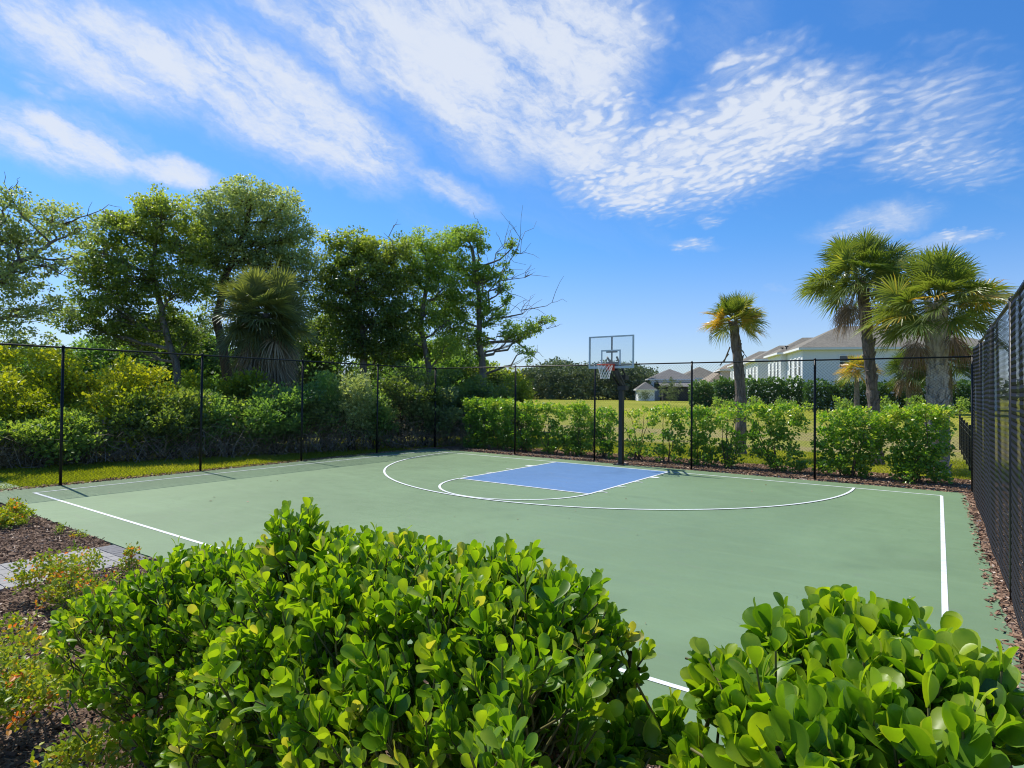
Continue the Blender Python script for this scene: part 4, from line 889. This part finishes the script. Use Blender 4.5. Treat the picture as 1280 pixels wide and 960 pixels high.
ws('grey green viny bush left of the corner post', 530, 490, 24.4, 1.0, 'grey_leaf', .3)
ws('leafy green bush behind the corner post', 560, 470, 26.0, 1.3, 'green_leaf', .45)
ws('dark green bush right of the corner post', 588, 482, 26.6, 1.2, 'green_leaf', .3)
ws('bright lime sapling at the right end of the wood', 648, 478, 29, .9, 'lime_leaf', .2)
# understory: deep woods mass behind the shrubs
def understory():
    lv = MB()
    for k in range(420):
        x = rng.uniform(-120, 640); d = rng.uniform(22, 34)+x*.012; p = gp(x, d); z = rng.uniform(.2, 3.4)
        sp = np.array([p[0], p[1], z]); m_ = 46
        P = sp+rng.normal(size=(m_, 3))*np.array([.5, .5, .4]); P[:, 2] = np.maximum(P[:, 2], .02)
        put_leaves(lv, TL_SIMPLE, P, rnd_dir(m_, .2), rnd_dir(m_, .7), .20*(.6+.7*rng.random(m_)), np.clip(.35+rng.normal()*.15+rng.normal(size=m_)*.15, 0, 1), 1.2)
    lv.build('woodland_understory', 'dark_leaf', None, False, kind='stuff')
    tw = MB()
    for k in range(1500):
        x = rng.uniform(-60, 600); d0 = np.interp(x, [-60, 0, 100, 300, 500, 600], [15.0, 15.9, 17.2, 19.4, 22.8, 25.2])+rng.random()*.9; p = gp(x, d0)
        e = p+np.array([rng.normal()*.45, rng.normal()*.45, rng.uniform(.25, 1.15)]); p2 = p+np.array([rng.normal()*.25, rng.normal()*.25, rng.uniform(0, .4)])
        tw.tube(curve_pts(p2, e, 4, -.15, .2), [.010, .008, .006, .003], 3, rng.random(), caps=False)
    tw.build('dry_brush', 'dead_wood', None, False, kind='stuff')
    lv = MB(); n = 16000; x = rng.uniform(-60, 600, n); d0 = np.interp(x, [-60, 0, 100, 300, 500, 600], [15.2, 16.1, 17.4, 19.6, 23.0, 25.2])+rng.random(n)*1.0
    P = CAM+(Fv[None]+Rv[None]*((x-640)/FOC)[:, None])*d0[:, None]; P[:, 2] = rng.random(n)**1.3*1.3+.02
    put_leaves(lv, TL_SIMPLE, P, rnd_dir(n, -.3), rnd_dir(n, .6), .10*(.5+rng.random(n)), np.clip(.3+rng.normal(size=n)*.2, 0, 1), .8)
    lv.build('dry_vines', 'dry_leaf', None, False, kind='stuff')
understory()

# ================================================================== HEDGE BEHIND THE BACK FENCE
HG = 'clipped hedge shrubs behind the back fence'
def hs(label, x0, x1, ytop, ybot=None, leaf='hedge_leaf', dn=1.0, tint=.5, Y=2.25, ragged=.1, stems=4):
    a_ = at_y(x0, 500, Y); b_ = at_y(x1, 500, Y); zt = at_y((x0+x1)/2, ytop, Y)[2]; c = (a_+b_)/2; hw = np.linalg.norm((b_-a_)[:2])/2; base = np.array([c[0], c[1], -.02])
    zb = .20 if ybot is None else at_y((x0+x1)/2, ybot, Y)[2]; n = []
    nx = max(1, int(round(hw/.38)))
    for k in range(nx*2):
        cx_ = c[0]-hw+hw*2*(k+.5)/(nx*2)
        for z in np.arange(zb+.05, zt-.12, .34):
            if rng.random() < ragged: continue
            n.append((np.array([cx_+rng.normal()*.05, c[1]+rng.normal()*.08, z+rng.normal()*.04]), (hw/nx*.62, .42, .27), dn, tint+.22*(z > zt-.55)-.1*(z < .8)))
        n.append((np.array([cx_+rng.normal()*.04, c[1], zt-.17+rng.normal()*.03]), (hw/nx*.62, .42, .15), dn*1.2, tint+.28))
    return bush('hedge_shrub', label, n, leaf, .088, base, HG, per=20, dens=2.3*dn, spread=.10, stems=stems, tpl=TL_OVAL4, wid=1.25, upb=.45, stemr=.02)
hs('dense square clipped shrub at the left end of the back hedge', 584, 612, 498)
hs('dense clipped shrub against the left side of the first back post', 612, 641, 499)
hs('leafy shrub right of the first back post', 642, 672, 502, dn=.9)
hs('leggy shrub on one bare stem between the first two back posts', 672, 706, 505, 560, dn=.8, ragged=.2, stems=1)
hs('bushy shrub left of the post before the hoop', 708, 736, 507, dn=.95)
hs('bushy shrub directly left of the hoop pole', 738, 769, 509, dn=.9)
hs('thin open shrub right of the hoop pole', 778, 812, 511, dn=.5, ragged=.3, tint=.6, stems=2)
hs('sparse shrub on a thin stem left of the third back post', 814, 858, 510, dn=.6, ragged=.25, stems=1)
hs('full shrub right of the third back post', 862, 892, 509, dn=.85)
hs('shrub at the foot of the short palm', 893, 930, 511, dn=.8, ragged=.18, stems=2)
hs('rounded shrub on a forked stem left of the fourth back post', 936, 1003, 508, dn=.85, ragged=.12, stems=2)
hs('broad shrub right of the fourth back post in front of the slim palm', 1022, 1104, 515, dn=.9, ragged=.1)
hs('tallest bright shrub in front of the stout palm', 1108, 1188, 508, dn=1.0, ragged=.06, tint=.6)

# ================================================================== FAR VEGETATION
def far_hedge(label, x0, x1, ytop, d, leaf='far_hedge_leaf', tint=.45, ls=.28, ybot=507, n=2600, group='far hedges by the houses'):
    root = thing('far_hedge', label, 'hedge', gp((x0+x1)/2, d, GH), group); lv = MB(); st_ = MB()
    zt = at(0.5*(x0+x1), ytop, d)[2]; x = rng.uniform(x0, x1, n); q = rng.random(n); dd = d+rng.uniform(-.7, .7, n)
    P = CAM+(Fv[None]+Rv[None]*((x-640)/FOC)[:, None])*dd[:, None]
    P[:, 2] = GH+(zt-GH)*(1-(1-q)**1.0)*(1+.05*np.sin(x*.21)+.04*np.sin(x*.53))+rng.normal(size=n)*.06
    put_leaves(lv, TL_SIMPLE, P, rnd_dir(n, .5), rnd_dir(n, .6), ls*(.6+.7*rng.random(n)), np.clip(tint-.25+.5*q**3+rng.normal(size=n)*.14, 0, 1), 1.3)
    for xx in np.arange(x0+2, x1, 9): p = gp(xx, d, GH-.05); st_.tube([p, p+np.array([0, 0, 1.2])], .05, 5)
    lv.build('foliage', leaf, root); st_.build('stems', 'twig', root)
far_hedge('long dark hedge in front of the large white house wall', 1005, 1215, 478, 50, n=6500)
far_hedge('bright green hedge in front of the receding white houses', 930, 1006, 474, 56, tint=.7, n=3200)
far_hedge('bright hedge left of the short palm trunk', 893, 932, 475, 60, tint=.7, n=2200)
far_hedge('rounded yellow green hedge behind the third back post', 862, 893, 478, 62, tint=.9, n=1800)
def small_far(label, x, ytop, d, rx, leaf, tint, base=GH, grp='low shrubs along the far hedges', cat='shrub', dn=1.0):
    b = gp(x, d, base); zt = at(x, ytop, d)[2]; h = (zt-base)
    return bush('far_shrub', label, [(b+np.array([0, 0, h*.5]), (rx, rx*.8, h*.5), dn, tint)], leaf, .16, b, grp, cat, per=22, dens=.7, spread=.2, stems=2)
for x, lab in ((905, 'first olive mound shrub, left of the short palm trunk'), (948, 'olive mound shrub just right of the short palm trunk'), (975, 'olive mound shrub midway to the fourth back post'), (1000, 'olive mound shrub beside the fourth back post'),
               (1055, 'olive mound shrub left of the slim palm trunk'), (1110, 'olive mound shrub between the two big palm trunks'), (1148, 'olive mound shrub touching the stout trunk on its left'), (1200, 'olive mound shrub in front of the corner post')):
    small_far(lab, x, 497+rng.normal()*1.0, 42, .75, 'oak_leaf', .75, .93)
small_far('round green shrub in front of the screened porch', 838, 472, 96, 2.0, 'far_leaf', .8)
small_far('small green shrub left of the screened porch', 806, 489, 100, 1.2, 'far_leaf', .6)
def far_woods():
    lv = MB()
    # outline of the distant wood, its height following the picture's crest
    xs = [560, 600, 640, 665, 685, 700, 715, 735, 760, 790, 815, 825]; ys = [470, 468, 476, 462, 455, 449, 460, 457, 455, 457, 466, 486]
    n = 1900; x = rng.uniform(560, 824, n); d = rng.uniform(118, 150, n); yt = np.interp(x, xs, ys)+rng.normal(size=n)*2.2
    for k in range(n):
        p = gp(x[k], d[k], 0); zt = CH+(491-yt[k])/FOC*d[k]; z = 1.0+(zt-1.0)*rng.random()**.75; m_ = 34
        P = np.array([p[0], p[1], z])+rng.normal(size=(m_, 3))*np.array([.8, .8, .35]); P[:, 2] = np.maximum(P[:, 2], .6)
        put_leaves(lv, TL_SIMPLE, P, rnd_dir(m_, .2), rnd_dir(m_, .8), .55*(.5+.8*rng.random(m_)), np.clip(.4+rng.normal()*.22+rng.normal(size=m_)*.12, 0, 1), 1.2)
    lv.build('far_woods', 'far_leaf', None, False, kind='stuff')
    lv = MB(); n = 500; x = rng.uniform(-200, 1700, n); d = rng.uniform(230, 320, n)
    for k in range(n):
        p = gp(x[k], d[k], 0); z = 1+rng.random()*6; m_ = 26
        P = np.array([p[0], p[1], z])+rng.normal(size=(m_, 3))*np.array([4, 4, 1.5])
        put_leaves(lv, TL_SIMPLE, P, rnd_dir(m_, .2), rnd_dir(m_, .8), 2.2*(.5+.8*rng.random(m_)), np.clip(.4+rng.normal()*.2+rng.normal(size=m_)*.1, 0, 1), 1.2)
    lv.build('horizon_woods', 'far_leaf', None, False, kind='stuff')
far_woods()

# ================================================================== GRASS
def grass(n, x0, x1, y0, y1, h, name='grass', keep=None, tint=.45, mat='grass'):
    P = np.c_[rng.uniform(x0, x1, n), rng.uniform(y0, y1, n), np.zeros(n)]
    if keep is not None: P = P[keep(P)]
    n = len(P); P[:, 2] = terr(P[:, 0], P[:, 1])-.05
    pat = np.sin(P[:, 0]*1.3)*np.sin(P[:, 1]*1.7)+np.sin(P[:, 0]*.5+P[:, 1]*.8)
    A = unit(np.c_[rng.normal(size=(n, 2))*.5, np.ones(n)]); L = h*(.6+.8*rng.random(n)); X = unit(np.c_[rng.normal(size=(n, 2)), np.zeros(n)]); wd = .008+.006*rng.random(n)
    V = np.stack([P-X*wd[:, None], P+X*wd[:, None], P+A*L[:, None]], 1)
    MB().add(V.reshape(-1, 3), np.arange(n*3).reshape(-1, 3), np.clip(tint+.13*pat+rng.normal(size=n)*.16, 0, 1)).build(name, mat, None, False, kind='stuff')
grass(130000, -14.5, -8.54, -18, 2.2, .085, keep=lambda P: P[:, 0] < CL-.02-.12*rng.random(len(P))*(np.sin(P[:, 1]*3)+1.2))
grass(90000, -12, 10, 3.3, 9.5, .09, tint=.5, keep=lambda P: (P[:, 1] > 3.7+.2*np.sin(P[:, 0]*2)) | (P[:, 0] < -4))
m = MB()
disk_chips(5000, -8.85, -8.45, -12.5, 1.2, 'light_chip', 'leaf_litter', None, -.02, (.030, .012))

# ================================================================== FOREGROUND SHRUBS
def clusia(label, blobs, base, seed, lean=(0, 0), lsize=.088, extra=()):
    r_ = np.random.default_rng(seed); base = np.array(base, float)
    root = thing('clusia_shrub', label, 'shrub', base, 'large leaved shrubs in the foreground')
    lv = MB(); st_ = MB(); stems = MB()
    cs = np.array([b[0] for b in blobs]); rs = np.array([b[1] for b in blobs])
    for bi, (c, r, dn) in enumerate(blobs):
        c = np.array(c, float); r = np.array(r, float); area = (r[0]*r[1]+r[0]*r[2]+r[1]*r[2])/3*4*PI
        ns = max(12, int(area*(80 if lsize > .08 else 98)*dn)); d = unit(r_.normal(size=(ns, 3))+np.array([0, 0, .35])); q = 1-.55*r_.random(ns)**1.6
        q[:ns//3] = 1-.08*r_.random(ns//3)
        q[:max(1, ns//14)] *= 1.0+.22*r_.random(max(1, ns//14)); tip = c+d*r*q[:, None]
        # thick stems from the base into this clump
        for k in range(5):
            e = c+unit(r_.normal(size=3))*r*.5; b0 = base+np.array([r_.normal()*.12+(c[0]-base[0])*.55, r_.normal()*.12+(c[1]-base[1])*.55, 0])
            stems.tube(curve_pts(b0, e, 6, -.04, .05), np.linspace(.014, .006, 6), 6, caps=False)
        for k in range(ns):
            if tip[k][2] < .12: continue
            # skip shoots buried deep in a neighbour clump
            dq = (((tip[k]-cs)/rs)**2).sum(1); dq[bi] = 9
            if dq.min() < .30: continue
            up = unit(d[k]*.55+np.array([0, 0, .80])+r_.normal(size=3)*.22)
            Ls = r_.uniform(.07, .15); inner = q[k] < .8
            b0 = tip[k]-up*Ls*1.9+(c-tip[k])*.12; pts = np.array([b0, tip[k]-up*Ls, tip[k]])
            st_.tube(pts, [.0042, .0036, .0026], 5, .3+.3*r_.random(), caps=False)
            shs = r_.uniform(.72, 1.15); npair = r_.integers(3, 6); ph = r_.uniform(0, PI)
            x = unit(np.cross(up, [.3, .8, .1])); y = np.cross(up, x); P, A, N, S, T = [], [], [], [], []
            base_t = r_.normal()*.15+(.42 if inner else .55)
            for j in range(npair):
                f_ = j/(npair-1); a_ = ph+j*PI/2; opn = .82-.52*f_+r_.normal()*.14
                for s_ in (0, PI):
                    if r_.random() < .06: continue
                    o = math.cos(a_+s_)*x+math.sin(a_+s_)*y; dirv = math.cos(opn)*up+math.sin(opn)*o
                    P.append(tip[k]-up*Ls*(1-f_)*.95+o*.004); A.append(dirv+r_.normal(size=3)*.10); N.append(up*math.sin(opn)-o*math.cos(opn)+r_.normal(size=3)*.25)
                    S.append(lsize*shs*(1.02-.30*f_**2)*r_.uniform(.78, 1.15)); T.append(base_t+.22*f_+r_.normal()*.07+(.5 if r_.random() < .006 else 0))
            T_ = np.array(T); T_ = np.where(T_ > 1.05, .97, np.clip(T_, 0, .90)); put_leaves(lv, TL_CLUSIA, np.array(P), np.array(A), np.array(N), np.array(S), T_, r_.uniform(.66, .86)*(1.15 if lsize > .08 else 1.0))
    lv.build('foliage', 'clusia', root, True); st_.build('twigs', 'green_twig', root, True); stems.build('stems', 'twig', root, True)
    return root
simple('green_twig', (.16, .15, .05), .6, 0, .4, .3, 30)
def e(x, y, d, rx, rz=None, rd=None, dn=1.0): return (at(x, y, d), (rx, rd or rx, rz or rx*.8), dn)
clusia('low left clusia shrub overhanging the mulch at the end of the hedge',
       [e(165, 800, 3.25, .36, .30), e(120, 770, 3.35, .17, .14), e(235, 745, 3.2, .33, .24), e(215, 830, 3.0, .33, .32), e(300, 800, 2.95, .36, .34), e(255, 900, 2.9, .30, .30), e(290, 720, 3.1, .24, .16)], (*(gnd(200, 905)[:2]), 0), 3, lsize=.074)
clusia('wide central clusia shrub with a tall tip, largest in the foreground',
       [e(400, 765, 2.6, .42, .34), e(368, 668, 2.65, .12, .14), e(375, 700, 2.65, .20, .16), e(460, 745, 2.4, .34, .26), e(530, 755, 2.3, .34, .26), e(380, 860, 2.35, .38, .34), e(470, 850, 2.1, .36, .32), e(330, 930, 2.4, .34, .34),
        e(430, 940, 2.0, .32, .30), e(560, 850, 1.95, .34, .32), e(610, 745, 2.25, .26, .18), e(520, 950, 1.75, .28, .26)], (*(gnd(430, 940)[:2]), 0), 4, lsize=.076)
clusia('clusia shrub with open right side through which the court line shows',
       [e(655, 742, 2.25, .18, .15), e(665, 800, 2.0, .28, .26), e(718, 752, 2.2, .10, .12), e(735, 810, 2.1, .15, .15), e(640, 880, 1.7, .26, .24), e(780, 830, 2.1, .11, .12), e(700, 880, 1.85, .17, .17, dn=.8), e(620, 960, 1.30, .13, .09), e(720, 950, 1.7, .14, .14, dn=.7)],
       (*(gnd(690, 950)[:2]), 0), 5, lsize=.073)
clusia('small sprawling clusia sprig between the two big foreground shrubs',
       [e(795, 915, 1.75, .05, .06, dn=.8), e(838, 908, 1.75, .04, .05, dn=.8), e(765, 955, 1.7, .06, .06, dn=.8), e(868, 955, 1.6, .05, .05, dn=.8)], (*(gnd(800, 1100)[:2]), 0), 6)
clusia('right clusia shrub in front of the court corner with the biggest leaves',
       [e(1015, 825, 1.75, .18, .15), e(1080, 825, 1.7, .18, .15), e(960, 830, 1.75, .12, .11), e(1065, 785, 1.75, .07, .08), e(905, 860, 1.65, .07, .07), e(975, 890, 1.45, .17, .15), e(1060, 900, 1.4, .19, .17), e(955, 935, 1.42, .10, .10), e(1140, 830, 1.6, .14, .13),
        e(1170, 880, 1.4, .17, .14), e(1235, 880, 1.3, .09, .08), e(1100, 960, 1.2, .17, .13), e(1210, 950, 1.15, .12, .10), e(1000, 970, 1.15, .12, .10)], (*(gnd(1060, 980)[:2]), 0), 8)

FG = 'low orange tipped shrubs in the mulch bed'
def fireb(label, x, y, d, blobs, seed=None, per=26, ls=.036):
    b = at(x, y, d); base = np.array([b[0], b[1], -.02]); n = [(at(px, py, dd), (r, r, r*.62), dn, .60) for px, py, dd, r, dn in blobs]
    return bush('orange_tipped_shrub', label, n, 'firebush', ls, base, FG, per=per, dens=7.5, spread=.06, stems=2, tpl=TL_OVAL4, wid=1.05, upb=.6, stemr=.006)
fireb('dense yellow topped shrub at the far left edge of the bed', 5, 690, 9.6, [(5, 645, 9.6, .42, 1.2), (-10, 665, 9.4, .42, 1.2), (22, 660, 9.6, .26, 1.1), (5, 672, 9.4, .35, 1.2)], ls=.045)
fireb('spreading shrub on the bed edge beside the paver path', 85, 760, 5.9, [(75, 705, 6.3, .30, .8), (95, 725, 6.0, .30, .9), (50, 715, 6.2, .24, .7), (110, 700, 6.3, .16, .5), (80, 745, 5.9, .24, .9), (125, 735, 5.9, .16, .6), (30, 725, 6.2, .16, .5)])
fireb('small sprig with orange flower head beside the paved path', 160, 720, 6.9, [(162, 690, 6.8, .06, .8), (165, 702, 6.8, .07, .6), (150, 715, 6.7, .12, .6)])
fireb('tiny seedling on the mulch near the court edge', 75, 672, 9.0, [(75, 664, 9.0, .10, .7), (100, 668, 8.8, .09, .5)])
fireb('broad yellow green shrub with dark forked stem, left foreground', 45, 930, 3.7, [(25, 850, 3.8, .30, .8), (60, 860, 3.7, .24, .8), (10, 880, 3.6, .26, .8), (80, 870, 3.7, .12, .6), (20, 810, 4.1, .18, .6), (-20, 850, 3.7, .3, .8), (50, 830, 4.0, .14, .5)])
fireb('low shrub of mixed orange and green leaves at the bottom edge', 110, 980, 3.1, [(120, 930, 3.2, .17, .8), (150, 915, 3.3, .13, .7), (90, 950, 3.1, .16, .8), (140, 955, 3.05, .14, .8), (60, 965, 3.1, .12, .7)])
fireb('small seedling under the left clusia shrub', 245, 940, 3.5, [(245, 915, 3.55, .07, .8), (225, 930, 3.5, .06, .6)])
fireb('flat patch of red and green sprigs on the mulch, left edge', 15, 800, 4.8, [(8, 795, 4.8, .16, .5), (25, 775, 5.0, .10, .4), (20, 815, 4.6, .12, .5)])
